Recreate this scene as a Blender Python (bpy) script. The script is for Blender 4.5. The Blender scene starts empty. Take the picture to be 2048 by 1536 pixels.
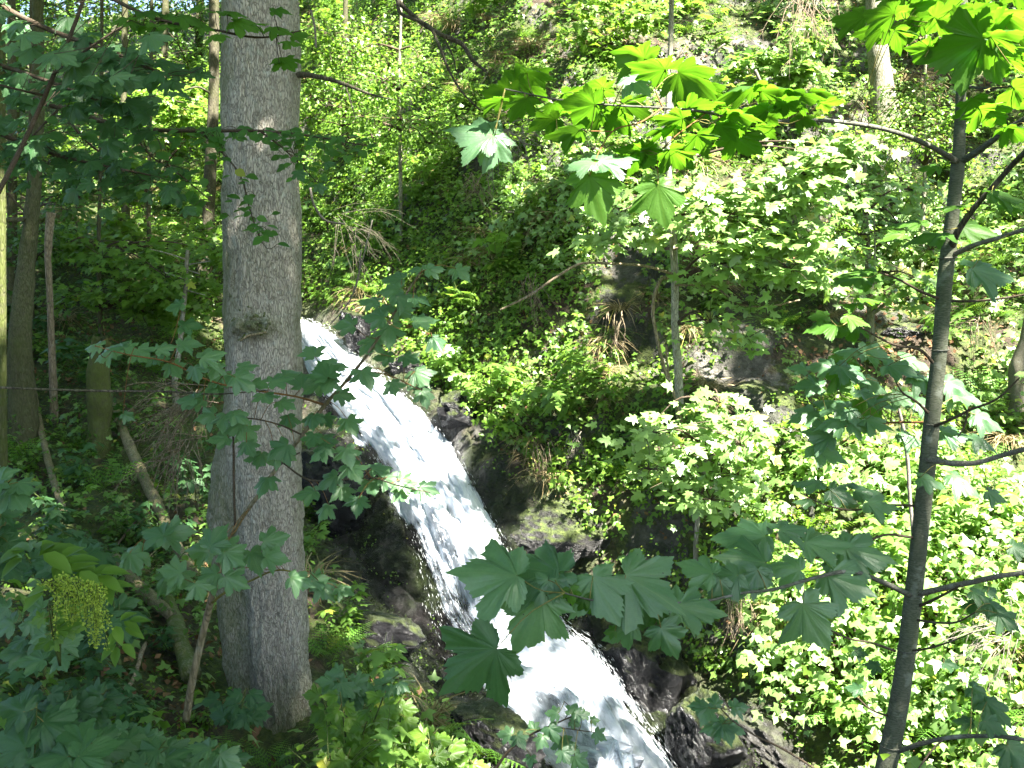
import bpy, math, random, time
import numpy as np
from mathutils import Vector, Matrix, Euler
T0 = time.time()
random.seed(7); RNG = np.random.default_rng(11)
scene = bpy.context.scene
COL = scene.collection
PI = math.pi

# ------------------------------------------------------------------ camera, sky, sun, exposure
FPX = 1990.0                       # focal length in pixels of the 2048 wide photograph
EYE = Vector((0, 0, 1.65)); PITCH = math.radians(5.0)
cam_d = bpy.data.cameras.new('camera'); cam = bpy.data.objects.new('camera', cam_d); COL.objects.link(cam)
cam_d.sensor_width = 36.0; cam_d.lens = 36.0 * FPX / 2048.0
cam_d.clip_start = 0.05; cam_d.clip_end = 2000
cam.location = EYE; cam.rotation_euler = (math.radians(90) - PITCH, 0, 0)
cam_d.dof.use_dof = False
scene.camera = cam

SUN = Vector((0.36, -0.44, 0.82)).normalized()         # direction towards the sun
elev = math.asin(SUN.z); azim = math.atan2(SUN.x, SUN.y)
w = bpy.data.worlds.new('World'); scene.world = w; w.use_nodes = True
nt = w.node_tree; bg = nt.nodes['Background']
sky = nt.nodes.new('ShaderNodeTexSky'); sky.sky_type = 'NISHITA'; sky.sun_disc = False
sky.sun_elevation = elev; sky.sun_rotation = azim; sky.air_density = 1.0; sky.dust_density = 1.5; sky.ozone_density = 1.0
nt.links.new(sky.outputs[0], bg.inputs[0]); bg.inputs[1].default_value = 0.052
sd = bpy.data.lights.new('sun', 'SUN'); so = bpy.data.objects.new('sun', sd); COL.objects.link(so)
sd.energy = 5.0; sd.angle = math.radians(0.6); sd.color = (1.0, 0.96, 0.86)
so.rotation_euler = SUN.to_track_quat('Z', 'Y').to_euler(); so.location = SUN * 40
scene.view_settings.view_transform = 'Standard'; scene.view_settings.look = 'None'
scene.view_settings.gamma = 1.0; scene.view_settings.use_curve_mapping = False
scene.view_settings.exposure = 3.6
scene.render.engine = 'CYCLES'
cy = scene.cycles
cy.use_denoising = True; cy.denoiser = 'OPENIMAGEDENOISE'
cy.max_bounces = 7; cy.diffuse_bounces = 4; cy.glossy_bounces = 2; cy.transmission_bounces = 4; cy.transparent_max_bounces = 8
cy.sample_clamp_indirect = 6.0; cy.caustics_reflective = False; cy.caustics_refractive = False

# ------------------------------------------------------------------ pixel <-> place
CP, SP = math.cos(PITCH), math.sin(PITCH)
def raydir(px, py):
    px = np.asarray(px, float); py = np.asarray(py, float)
    u = (px - 1024) / FPX; v = (768 - py) / FPX
    return np.stack([u, CP + v * SP, -SP + v * CP], -1)
def W(px, py, Y):
    d = raydir(px, py); t = np.asarray(Y, float) / d[..., 1]
    return d * t[..., None] + np.array([0, 0, 1.65])
def V3(px, py, Y): return Vector(W(px, py, Y).tolist())
def proj(P):
    P = np.asarray(P, float) - np.array([0, 0, 1.65])
    f = P[..., 1] * CP - P[..., 2] * SP; up = P[..., 1] * SP + P[..., 2] * CP
    f = np.where(f < 0.05, 0.05, f)
    return 1024 + FPX * P[..., 0] / f, 768 - FPX * up / f
def mpp(Y, py=768): return 1.0 / FPX * float(Y)     # metres per photo pixel at depth Y

# ------------------------------------------------------------------ noise
def _h(ix, iy, iz, s):
    n = (ix * 374761393 + iy * 668265263 + iz * 1274126177 + s * 974634777) & 0xffffffff
    n = ((n ^ (n >> 13)) * 1274126177) & 0xffffffff
    n = ((n ^ (n >> 16)) * 2246822519) & 0xffffffff
    return ((n ^ (n >> 15)) & 0xffffff) / float(0xffffff)
def vnoise(p, s=0):
    p = np.asarray(p, float); i = np.floor(p).astype(np.int64); f = p - i; f = f * f * (3 - 2 * f)
    r = 0
    for a in (0, 1):
        for b in (0, 1):
            for c in (0, 1):
                wgt = (f[..., 0] if a else 1 - f[..., 0]) * (f[..., 1] if b else 1 - f[..., 1]) * (f[..., 2] if c else 1 - f[..., 2])
                r = r + wgt * _h(i[..., 0] + a, i[..., 1] + b, i[..., 2] + c, s)
    return r * 2 - 1
def fbm(p, oct=4, s=0, gain=.5):
    a, r, q = 1.0, 0, np.asarray(p, float)
    for k in range(oct): r = r + a * vnoise(q, s + k); q = q * 2.03 + 17.1; a *= gain
    return r
def sstep(a, b, x):
    t = np.clip((x - a) / (b - a), 0, 1); return t * t * (3 - 2 * t)
def nrmz(a): return a / (np.linalg.norm(a, axis=-1, keepdims=True) + 1e-9)
def inpoly(px, py, poly):
    r = np.zeros(np.shape(px), bool); n = len(poly); j = n - 1
    for i in range(n):
        xi, yi = poly[i]; xj, yj = poly[j]
        c = ((yi > py) != (yj > py)) & (px < (xj - xi) * (py - yi) / ((yj - yi) + 1e-9) + xi)
        r ^= c; j = i
    return r

# ------------------------------------------------------------------ mesh helpers
def mesh_from(name, V, F, mat=None, attrs=None, smooth=True):
    V = np.asarray(V, np.float32); m = bpy.data.meshes.new(name)
    if isinstance(F, np.ndarray) and F.ndim == 2:
        k = F.shape[1]; nf = len(F)
        m.vertices.add(len(V)); m.vertices.foreach_set('co', V.ravel())
        m.loops.add(nf * k); m.loops.foreach_set('vertex_index', F.astype(np.int32).ravel())
        m.polygons.add(nf); m.polygons.foreach_set('loop_start', np.arange(0, nf * k, k, dtype=np.int32))
        m.polygons.foreach_set('loop_total', np.full(nf, k, np.int32))
    else:
        m.from_pydata([tuple(v) for v in V.tolist()], [], F)
    if attrs:
        for an, av in attrs.items():
            av = np.asarray(av, np.float32)
            if av.ndim == 1:
                a = m.attributes.new(an, 'FLOAT', 'POINT'); a.data.foreach_set('value', av)
            else:
                a = m.attributes.new(an, 'FLOAT_VECTOR', 'POINT'); a.data.foreach_set('vector', av.ravel())
    if smooth: m.polygons.foreach_set('use_smooth', np.ones(len(m.polygons), bool))
    m.update(calc_edges=True)
    if mat: m.materials.append(mat)
    return m
def link(name, data, parent=None, loc=None):
    o = bpy.data.objects.new(name, data); COL.objects.link(o)
    if parent is not None: o.parent = parent
    if loc is not None: o.location = loc
    return o
def tag(o, label=None, cat=None, group=None, kind=None):
    if label: o['label'] = label
    if cat: o['category'] = cat
    if group: o['group'] = group
    if kind: o['kind'] = kind
    return o
def thing(name, label, cat, loc=(0, 0, 0), group=None):
    o = link(name, None, None, loc); o.empty_display_size = .05
    return tag(o, label, cat, group)

class MB:
    def __init__(s): s.V = []; s.F = []; s.A = {}; s.n = 0
    def add(s, V, F, **attrs):
        V = np.asarray(V, float); s.V.append(V); s.F.append(np.asarray(F, int) + s.n)
        for k in set(s.A) | set(attrs):
            if k not in s.A: s.A[k] = [np.zeros(s.n)] if s.n else []
            s.A[k].append(np.asarray(attrs[k], float) if k in attrs else np.zeros(len(V)))
        s.n += len(V)
    def mesh(s, name, mat, smooth=True):
        if not s.V: return None
        at = {k: np.concatenate(a) for k, a in s.A.items()}
        return mesh_from(name, np.concatenate(s.V), np.concatenate(s.F), mat, at, smooth)
    def build(s, name, mat, parent=None, smooth=True, org=(0, 0, 0)):
        if not s.V: return None
        s.V = [v - np.array(org) for v in s.V]
        return link(name, s.mesh(name, mat, smooth), parent)

def smooth_path(P, R, n):
    P = np.asarray(P, float); R = np.asarray(R, float)
    if len(P) == 2:
        t = np.linspace(0, 1, n)[:, None]; return P[0] * (1 - t) + P[1] * t, R[0] * (1 - t[:, 0]) + R[1] * t[:, 0]
    d = np.r_[0, np.cumsum(np.linalg.norm(np.diff(P, axis=0), axis=1) + 1e-6)]
    tt = np.linspace(0, d[-1], n); out = np.zeros((n, 3))
    m = np.gradient(P, d, axis=0)
    k = np.clip(np.searchsorted(d, tt, 'right') - 1, 0, len(P) - 2); hh = d[k + 1] - d[k]; s = ((tt - d[k]) / hh)[:, None]; hh = hh[:, None]
    out = (2 * s**3 - 3 * s**2 + 1) * P[k] + (s**3 - 2 * s**2 + s) * hh * m[k] + (-2 * s**3 + 3 * s**2) * P[k + 1] + (s**3 - s**2) * hh * m[k + 1]
    return out, np.interp(tt, d, R)
def tube(mb, P, R, n=None, sides=8, rough=0.0, seed=0, cap=True, nodes=None, **kw):
    """a round tapering limb along a path, added to a mesh builder"""
    P = np.asarray([tuple(p) for p in P], float); R = np.asarray(R, float)
    if n is None: n = max(3, len(P) * 4)
    C, r = smooth_path(P, R, n)
    T = np.gradient(C, axis=0); T /= np.linalg.norm(T, axis=1)[:, None] + 1e-9
    ref = np.array([0.0, 1.0, 0.02]) if abs(T[0, 1]) < .9 else np.array([1.0, 0, 0])
    A = np.cross(T, ref); A /= np.linalg.norm(A, axis=1)[:, None] + 1e-9; B = np.cross(T, A)
    th = np.linspace(0, 2 * PI, sides, endpoint=False)
    ring = A[:, None] * np.cos(th)[None, :, None] + B[:, None] * np.sin(th)[None, :, None]
    rr = r[:, None] * np.ones(sides)[None]
    if rough:
        q = C[:, None] + ring * rr[..., None]
        rr = rr * (1 + rough * fbm(q / (r.mean() * 2.5 + 1e-6), 3, seed))
    V = C[:, None] + ring * rr[..., None]
    V = V.reshape(-1, 3)
    i = np.arange(n - 1)[:, None] * sides; j = np.arange(sides)[None]; j2 = (j + 1) % sides
    a = i + j; b = i + j2; c = i + sides + j2; d = i + sides + j
    F = np.concatenate([np.stack([a, b, c], -1).reshape(-1, 3), np.stack([a, c, d], -1).reshape(-1, 3)])
    if cap:
        V = np.vstack([V, C[0], C[-1]]); k0, k1 = n * sides, n * sides + 1
        jj = np.arange(sides); j3 = (jj + 1) % sides
        F = np.vstack([F, np.stack([np.full(sides, k0), j3, jj], -1), np.stack([np.full(sides, k1), (n - 1) * sides + jj, (n - 1) * sides + j3], -1)])
    mb.add(V, F, **{k: np.full(len(V), v) for k, v in kw.items()})
    return C, r

# ------------------------------------------------------------------ materials
def newmat(name):
    m = bpy.data.materials.new(name); m.use_nodes = True; n = m.node_tree; n.nodes.clear()
    return m, n.nodes, n.links
def N(ns, t, **kw):
    n = ns.new(t)
    for k, v in kw.items():
        if k.startswith('i_'): n.inputs[k[2:].replace('_', ' ')].default_value = v
        else: setattr(n, k, v)
    return n
def ramp(ns, stops):
    r = ns.new('ShaderNodeValToRGB'); e = r.color_ramp.elements
    while len(e) < len(stops): e.new(.5)
    for k, (p, c) in enumerate(stops):
        e[k].position = p; e[k].color = c if len(c) == 4 else (*c, 1)
    return r
def mixc(ns, ls, f, a, b, mode='MIX'):
    m = ns.new('ShaderNodeMix'); m.data_type = 'RGBA'; m.blend_type = mode
    for sock, v in ((m.inputs[0], f), (m.inputs[6], a), (m.inputs[7], b)):
        if hasattr(v, 'links') or isinstance(v, bpy.types.NodeSocket): ls.new(v, sock)
        elif isinstance(v, (int, float)): sock.default_value = v
        else: sock.default_value = (*v, 1) if len(v) == 3 else v
    return m.outputs[2]
def mth(ns, ls, op, a, b=0.0, clamp=False):
    m = ns.new('ShaderNodeMath'); m.operation = op; m.use_clamp = clamp
    for sock, v in ((m.inputs[0], a), (m.inputs[1], b)):
        if isinstance(v, bpy.types.NodeSocket): ls.new(v, sock)
        else: sock.default_value = v
    return m.outputs[0]
def maprange(ns, ls, v, a, b, c=0.0, d=1.0):
    m = ns.new('ShaderNodeMapRange'); ls.new(v, m.inputs[0])
    for i, q in enumerate((a, b, c, d)): m.inputs[i + 1].default_value = q
    return m.outputs[0]

def leaf_material(name, dark, light, trans, rough=.42, spec=.5, tmix=.4, vein=(.12, .2, .05), veinamt=.0, bump=0.0, scale=60.0, yellow=.7):
    m, ns, ls = newmat(name); out = N(ns, 'ShaderNodeOutputMaterial')
    oi = N(ns, 'ShaderNodeObjectInfo'); at = N(ns, 'ShaderNodeAttribute', attribute_name='rnd')
    r = mth(ns, ls, 'FRACT', mth(ns, ls, 'ADD', oi.outputs['Random'], at.outputs['Fac']))
    tc = N(ns, 'ShaderNodeTexCoord')
    nz = N(ns, 'ShaderNodeTexNoise'); nz.inputs['Scale'].default_value = scale; nz.inputs['Detail'].default_value = 2; ls.new(tc.outputs['Object'], nz.inputs['Vector'])
    base = mixc(ns, ls, r, dark, light)
    base = mixc(ns, ls, maprange(ns, ls, nz.outputs['Fac'], .35, .75, 0, .35), base, tuple(c * .55 for c in dark))
    # a few leaves yellowed
    yl = mth(ns, ls, 'GREATER_THAN', mth(ns, ls, 'FRACT', mth(ns, ls, 'MULTIPLY', r, 37.7)), .988)
    base = mixc(ns, ls, mth(ns, ls, 'MULTIPLY', yl, 0.0 if veinamt else yellow), base, (.32, .30, .04))
    tcol = mixc(ns, ls, r, tuple(c * .8 for c in trans), trans)
    if veinamt:      # brown nibbled spots
        vs = N(ns, 'ShaderNodeTexVoronoi'); vs.inputs['Scale'].default_value = 5.5; ls.new(tc.outputs['Object'], vs.inputs['Vector'])
        sx = N(ns, 'ShaderNodeSeparateColor'); ls.new(vs.outputs['Color'], sx.inputs[0])
        sp0 = mth(ns, ls, 'MULTIPLY', mth(ns, ls, 'LESS_THAN', vs.outputs['Distance'], .07), mth(ns, ls, 'GREATER_THAN', mth(ns, ls, 'FRACT', mth(ns, ls, 'ADD', sx.outputs[0], r)), .8))
        base = mixc(ns, ls, sp0, base, (.03, .02, .008)); tcol = mixc(ns, ls, sp0, tcol, (.02, .01, .003))
    if veinamt:
        va = N(ns, 'ShaderNodeAttribute', attribute_name='vein')
        vv = mth(ns, ls, 'MULTIPLY', mth(ns, ls, 'POWER', va.outputs['Fac'], 9.0), veinamt, True)
        ax = N(ns, 'ShaderNodeAttribute', attribute_name='luv')
        wv = N(ns, 'ShaderNodeTexWave'); wv.inputs['Scale'].default_value = 1.15; wv.inputs['Distortion'].default_value = 1.0; wv.bands_direction = 'X'
        ls.new(ax.outputs['Vector'], wv.inputs['Vector'])
        w2 = mth(ns, ls, 'MULTIPLY', mth(ns, ls, 'POWER', wv.outputs['Fac'], 9.0), .3 * veinamt, True)
        base = mixc(ns, ls, mth(ns, ls, 'MAXIMUM', vv, w2), base, vein)
        tcol = mixc(ns, ls, mth(ns, ls, 'MAXIMUM', vv, w2), tcol, tuple(c * .45 for c in trans))
    p = N(ns, 'ShaderNodeBsdfPrincipled'); ls.new(base, p.inputs['Base Color'])
    p.inputs['Roughness'].default_value = rough; p.inputs['Specular IOR Level'].default_value = spec
    t = N(ns, 'ShaderNodeBsdfTranslucent'); ls.new(tcol, t.inputs['Color'])
    if bump:
        b = N(ns, 'ShaderNodeBump'); b.inputs['Strength'].default_value = bump; b.inputs['Distance'].default_value = .02
        ls.new(nz.outputs['Fac'], b.inputs['Height']); ls.new(b.outputs[0], p.inputs['Normal'])
    mx = N(ns, 'ShaderNodeMixShader'); mx.inputs[0].default_value = tmix
    ls.new(p.outputs[0], mx.inputs[1]); ls.new(t.outputs[0], mx.inputs[2]); ls.new(mx.outputs[0], out.inputs['Surface'])
    return m
M = {}
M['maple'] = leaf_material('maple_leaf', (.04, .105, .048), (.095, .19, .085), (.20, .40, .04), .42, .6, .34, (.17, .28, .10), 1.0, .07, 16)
M['mapletop'] = leaf_material('maple_leaf_backlit_tint', (.045, .12, .015), (.08, .18, .02), (.125, .32, .012), .5, .35, .55, (.10, .20, .02), 1.0, .07, 16)  # yellower copy of the maple leaf, backlight put into its colour
M['mapledark'] = leaf_material('maple_leaf_shade_tint', (.028, .085, .03), (.05, .125, .04), (.10, .24, .02), .5, .45, .33, (.09, .15, .05), .6, .07, 16)  # darker copy of the maple leaf, shade put into its colour
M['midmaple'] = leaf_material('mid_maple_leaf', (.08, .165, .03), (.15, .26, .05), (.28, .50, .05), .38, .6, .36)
M['sunmaple'] = leaf_material('sun_brightened_maple_leaf', (.13, .23, .06), (.23, .36, .12), (.32, .50, .07), .36, .6, .36)  # maple leaf colour raised so that it looks bleached by sun
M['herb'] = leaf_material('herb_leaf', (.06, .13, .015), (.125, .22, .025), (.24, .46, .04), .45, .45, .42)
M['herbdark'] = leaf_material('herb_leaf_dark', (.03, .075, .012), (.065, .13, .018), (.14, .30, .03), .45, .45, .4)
M['beech'] = leaf_material('beech_leaf', (.025, .09, .02), (.05, .14, .025), (.16, .36, .03), .4, .5, .4)
M['lime'] = leaf_material('lime_green_leaf', (.08, .17, .015), (.15, .25, .025), (.20, .38, .025), .45, .45, .45)
M['fern'] = leaf_material('fern_frond', (.06, .16, .02), (.11, .24, .03), (.26, .46, .04), .5, .35, .4)
M['moss'] = leaf_material('moss', (.055, .085, .01), (.12, .16, .02), (.16, .22, .02), .8, .1, .25)
M['flower'] = leaf_material('flower_plume', (.28, .38, .04), (.42, .52, .08), (.36, .42, .06), .7, .2, .35)
M['litter'] = leaf_material('dead_leaf', (.10, .05, .025), (.26, .15, .08), (.20, .10, .04), .7, .2, .15)
M['drygrass'] = leaf_material('dry_grass', (.20, .15, .07), (.38, .31, .17), (.3, .25, .12), .7, .2, .25)
M['grass'] = leaf_material('green_grass', (.06, .14, .02), (.12, .22, .04), (.2, .36, .04), .55, .3, .35)

def bark_material(name, dark, light, moss=(.07, .095, .012), sx=1.0, mossamt=.3, lich=.25, bump=.6, zscale=.22, fine=70.0):
    m, ns, ls = newmat(name); out = N(ns, 'ShaderNodeOutputMaterial'); p = N(ns, 'ShaderNodeBsdfPrincipled')
    tc = N(ns, 'ShaderNodeTexCoord'); mp = N(ns, 'ShaderNodeMapping'); mp.inputs['Scale'].default_value = (1, 1, zscale)
    ls.new(tc.outputs['Object'], mp.inputs['Vector'])
    n0 = N(ns, 'ShaderNodeTexNoise'); n0.inputs['Scale'].default_value = fine * .35; n0.inputs['Detail'].default_value = 4; ls.new(mp.outputs[0], n0.inputs['Vector'])
    wob = mixc(ns, ls, .03, mp.outputs[0], n0.outputs['Color'])
    v = N(ns, 'ShaderNodeTexVoronoi', feature='DISTANCE_TO_EDGE'); v.inputs['Scale'].default_value = fine; ls.new(wob, v.inputs['Vector'])
    n1 = N(ns, 'ShaderNodeTexNoise'); n1.inputs['Scale'].default_value = fine * 1.3; n1.inputs['Detail'].default_value = 6; n1.inputs['Roughness'].default_value = .7; ls.new(mp.outputs[0], n1.inputs['Vector'])
    n2 = N(ns, 'ShaderNodeTexNoise'); n2.inputs['Scale'].default_value = 3.2; n2.inputs['Detail'].default_value = 6; n2.inputs['Roughness'].default_value = .65; ls.new(tc.outputs['Object'], n2.inputs['Vector'])
    crack = maprange(ns, ls, v.outputs['Distance'], 0.0, .16, 0.30, 1)
    col = mixc(ns, ls, maprange(ns, ls, n1.outputs['Fac'], .32, .68, 0, 1), dark, light)
    col = mixc(ns, ls, mth(ns, ls, 'SUBTRACT', 1.0, crack), col, tuple(c * .38 for c in dark))
    n3 = N(ns, 'ShaderNodeTexNoise'); n3.inputs['Scale'].default_value = 22; n3.inputs['Detail'].default_value = 5; ls.new(tc.outputs['Object'], n3.inputs['Vector'])
    col = mixc(ns, ls, mth(ns, ls, 'MULTIPLY', maprange(ns, ls, n3.outputs['Fac'], .58, .66, 0, 1), lich), col, (.42, .43, .40))
    col = mixc(ns, ls, mth(ns, ls, 'MULTIPLY', maprange(ns, ls, n2.outputs['Fac'], .5, .72, 0, 1), mossamt), col, moss)
    n5 = N(ns, 'ShaderNodeTexNoise'); n5.inputs['Scale'].default_value = 1.6; n5.inputs['Detail'].default_value = 5; ls.new(mp.outputs[0], n5.inputs['Vector'])
    col = mixc(ns, ls, maprange(ns, ls, n5.outputs['Fac'], .42, .66, 0, .5), col, tuple(c * .6 for c in dark))
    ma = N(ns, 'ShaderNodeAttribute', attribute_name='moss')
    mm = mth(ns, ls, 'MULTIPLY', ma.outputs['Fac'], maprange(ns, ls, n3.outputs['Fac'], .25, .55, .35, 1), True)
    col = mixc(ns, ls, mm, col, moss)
    ls.new(col, p.inputs['Base Color']); p.inputs['Roughness'].default_value = .9; p.inputs['Specular IOR Level'].default_value = .15
    hgt = mth(ns, ls, 'ADD', mth(ns, ls, 'MULTIPLY', crack, .7), mth(ns, ls, 'MULTIPLY', n1.outputs['Fac'], .6))
    b = N(ns, 'ShaderNodeBump'); b.inputs['Strength'].default_value = bump; b.inputs['Distance'].default_value = .012
    ls.new(hgt, b.inputs['Height']); ls.new(b.outputs[0], p.inputs['Normal']); ls.new(p.outputs[0], out.inputs['Surface'])
    return m
M['bark'] = bark_material('old_grey_bark', (.27, .235, .195), (.53, .48, .42), mossamt=.16, lich=.4, bump=.9, fine=95)
M['barkmid'] = bark_material('mossy_bark', (.16, .145, .11), (.40, .375, .31), mossamt=.6, lich=.5, bump=.6, fine=60)
M['paletree'] = bark_material('pale_mossy_bark', (.24, .22, .17), (.5, .47, .40), mossamt=.45, lich=.6, bump=.5, fine=60)
M['barkdark'] = bark_material('dark_bark', (.045, .04, .03), (.13, .11, .08), mossamt=.35, lich=.1, bump=.6, fine=60)
M['sapling'] = bark_material('smooth_sapling_bark', (.075, .075, .06), (.145, .14, .115), moss=(.06, .09, .03), mossamt=.35, lich=.25, bump=.25, zscale=5.0, fine=40)
M['twig'] = bark_material('twig_bark', (.05, .035, .025), (.12, .09, .06), mossamt=.1, lich=.1, bump=.2, zscale=1, fine=150)
M['redtwig'] = bark_material('reddish_leaf_stalk', (.16, .08, .03), (.28, .15, .06), mossamt=.0, lich=.0, bump=.1, zscale=1, fine=150)
M['deadtwig'] = bark_material('dead_grey_twig', (.13, .11, .09), (.28, .25, .21), mossamt=.1, lich=.3, bump=.3, zscale=1, fine=120)
M['log'] = bark_material('dead_wood', (.16, .12, .08), (.34, .27, .19), mossamt=.45, lich=.2, bump=.6, fine=50)
M['greenstem'] = bark_material('green_stem', (.07, .10, .03), (.13, .17, .05), mossamt=.2, lich=.0, bump=.1, zscale=1, fine=150)
M['stalk'] = bark_material('pale_leaf_stalk', (.15, .17, .04), (.30, .20, .08), mossamt=.0, lich=.0, bump=.1, zscale=1, fine=150)

def rock_nodes(ns, ls, vec, wetfac):
    n1 = N(ns, 'ShaderNodeTexNoise'); n1.inputs['Scale'].default_value = 3.5; n1.inputs['Detail'].default_value = 9; n1.inputs['Roughness'].default_value = .68; ls.new(vec, n1.inputs['Vector'])
    n2 = N(ns, 'ShaderNodeTexNoise'); n2.inputs['Scale'].default_value = 22; n2.inputs['Detail'].default_value = 6; n2.inputs['Roughness'].default_value = .7; ls.new(vec, n2.inputs['Vector'])
    v = N(ns, 'ShaderNodeTexVoronoi', feature='DISTANCE_TO_EDGE'); v.inputs['Scale'].default_value = 3.2; ls.new(mixc(ns, ls, .12, vec, n1.outputs['Color']), v.inputs['Vector'])
    dry = mixc(ns, ls, maprange(ns, ls, n1.outputs['Fac'], .35, .68), (.035, .032, .026), (.16, .148, .125))
    dry = mixc(ns, ls, maprange(ns, ls, v.outputs['Distance'], 0, .03, .35, 0), dry, (.05, .045, .04))
    wet = mixc(ns, ls, maprange(ns, ls, n2.outputs['Fac'], .4, .7), (.004, .004, .005), (.017, .016, .018))
    col = mixc(ns, ls, wetfac, dry, wet)
    n3 = N(ns, 'ShaderNodeTexVoronoi'); n3.inputs['Scale'].default_value = 9; ls.new(mixc(ns, ls, .15, vec, n2.outputs['Color']), n3.inputs['Vector'])
    h = mth(ns, ls, 'ADD', mth(ns, ls, 'MULTIPLY', n1.outputs['Fac'], 1.0), mth(ns, ls, 'MULTIPLY', n2.outputs['Fac'], .6))
    h = mth(ns, ls, 'ADD', h, mth(ns, ls, 'MULTIPLY', n3.outputs['Distance'], .6))
    return col, h, n1, n2
def ground_material():
    m, ns, ls = newmat('forest_ground'); out = N(ns, 'ShaderNodeOutputMaterial'); p = N(ns, 'ShaderNodeBsdfPrincipled')
    g = N(ns, 'ShaderNodeNewGeometry'); vec = g.outputs['Position']
    aw = N(ns, 'ShaderNodeAttribute', attribute_name='wet'); ar = N(ns, 'ShaderNodeAttribute', attribute_name='rock')
    col, h, n1, n2 = rock_nodes(ns, ls, vec, aw.outputs['Fac'])
    soil = mixc(ns, ls, maprange(ns, ls, n2.outputs['Fac'], .35, .68), (.028, .018, .010), (.10, .065, .038))
    moss = mixc(ns, ls, maprange(ns, ls, n2.outputs['Fac'], .35, .7), (.022, .034, .006), (.10, .13, .018))
    n4 = N(ns, 'ShaderNodeTexNoise'); n4.inputs['Scale'].default_value = 1.4; n4.inputs['Detail'].default_value = 7; n4.inputs['Roughness'].default_value = .65; ls.new(vec, n4.inputs['Vector'])
    base = mixc(ns, ls, maprange(ns, ls, n4.outputs['Fac'], .40, .50), soil, moss)
    wm = mth(ns, ls, 'MULTIPLY', maprange(ns, ls, n4.outputs['Fac'], .46, .56), .75)
    col = mixc(ns, ls, wm, col, mixc(ns, ls, maprange(ns, ls, n2.outputs['Fac'], .4, .7), (.006, .010, .004), (.020, .030, .007)))
    rk = mth(ns, ls, 'ADD', ar.outputs['Fac'], mth(ns, ls, 'MULTIPLY', mth(ns, ls, 'SUBTRACT', n1.outputs['Fac'], .5), 1.6), True)
    rk = maprange(ns, ls, rk, .42, .55)
    rk = mth(ns, ls, 'MAXIMUM', rk, mth(ns, ls, 'MULTIPLY', aw.outputs['Fac'], .93))
    col = mixc(ns, ls, rk, base, col)
    ls.new(col, p.inputs['Base Color'])
    ls.new(mth(ns, ls, 'SUBTRACT', .85, mth(ns, ls, 'MULTIPLY', aw.outputs['Fac'], .58)), p.inputs['Roughness'])
    b = N(ns, 'ShaderNodeBump'); b.inputs['Strength'].default_value = 1.0; b.inputs['Distance'].default_value = .13
    ls.new(h, b.inputs['Height']); ls.new(b.outputs[0], p.inputs['Normal']); ls.new(p.outputs[0], out.inputs['Surface'])
    return m
M['ground'] = ground_material()
def rock_material(name, wet, mossy):
    m, ns, ls = newmat(name); out = N(ns, 'ShaderNodeOutputMaterial'); p = N(ns, 'ShaderNodeBsdfPrincipled')
    g = N(ns, 'ShaderNodeNewGeometry'); vec = g.outputs['Position']
    col, h, n1, n2 = rock_nodes(ns, ls, vec, maprange(ns, ls, vec_z(ns, ls, vec), -99, 99, wet, wet))
    sx = N(ns, 'ShaderNodeSeparateXYZ'); ls.new(g.outputs['Normal'], sx.inputs[0])
    mf = mth(ns, ls, 'ADD', mth(ns, ls, 'MULTIPLY', sx.outputs['Z'], .5), mth(ns, ls, 'MULTIPLY', n1.outputs['Fac'], 1.0))
    mf = mth(ns, ls, 'MULTIPLY', maprange(ns, ls, mf, .75, .95), mossy)
    moss = mixc(ns, ls, maprange(ns, ls, n2.outputs['Fac'], .35, .7), (.018, .030, .006), (.09, .12, .016))
    col = mixc(ns, ls, mf, col, moss); ls.new(col, p.inputs['Base Color'])
    ls.new(mth(ns, ls, 'ADD', .8 - .55 * wet, mth(ns, ls, 'MULTIPLY', mf, .4)), p.inputs['Roughness'])
    b = N(ns, 'ShaderNodeBump'); b.inputs['Strength'].default_value = 1.0; b.inputs['Distance'].default_value = .10
    ls.new(h, b.inputs['Height']); ls.new(b.outputs[0], p.inputs['Normal']); ls.new(p.outputs[0], out.inputs['Surface'])
    return m
def vec_z(ns, ls, vec):
    s = N(ns, 'ShaderNodeSeparateXYZ'); ls.new(vec, s.inputs[0]); return s.outputs['Z']
M['wetrock'] = rock_material('wet_black_rock', 1.0, .6)
M['mossrock'] = rock_material('mossy_rock', .85, 1.0)
M['dryrock'] = rock_material('pale_rock', 0.6, .35)

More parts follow.
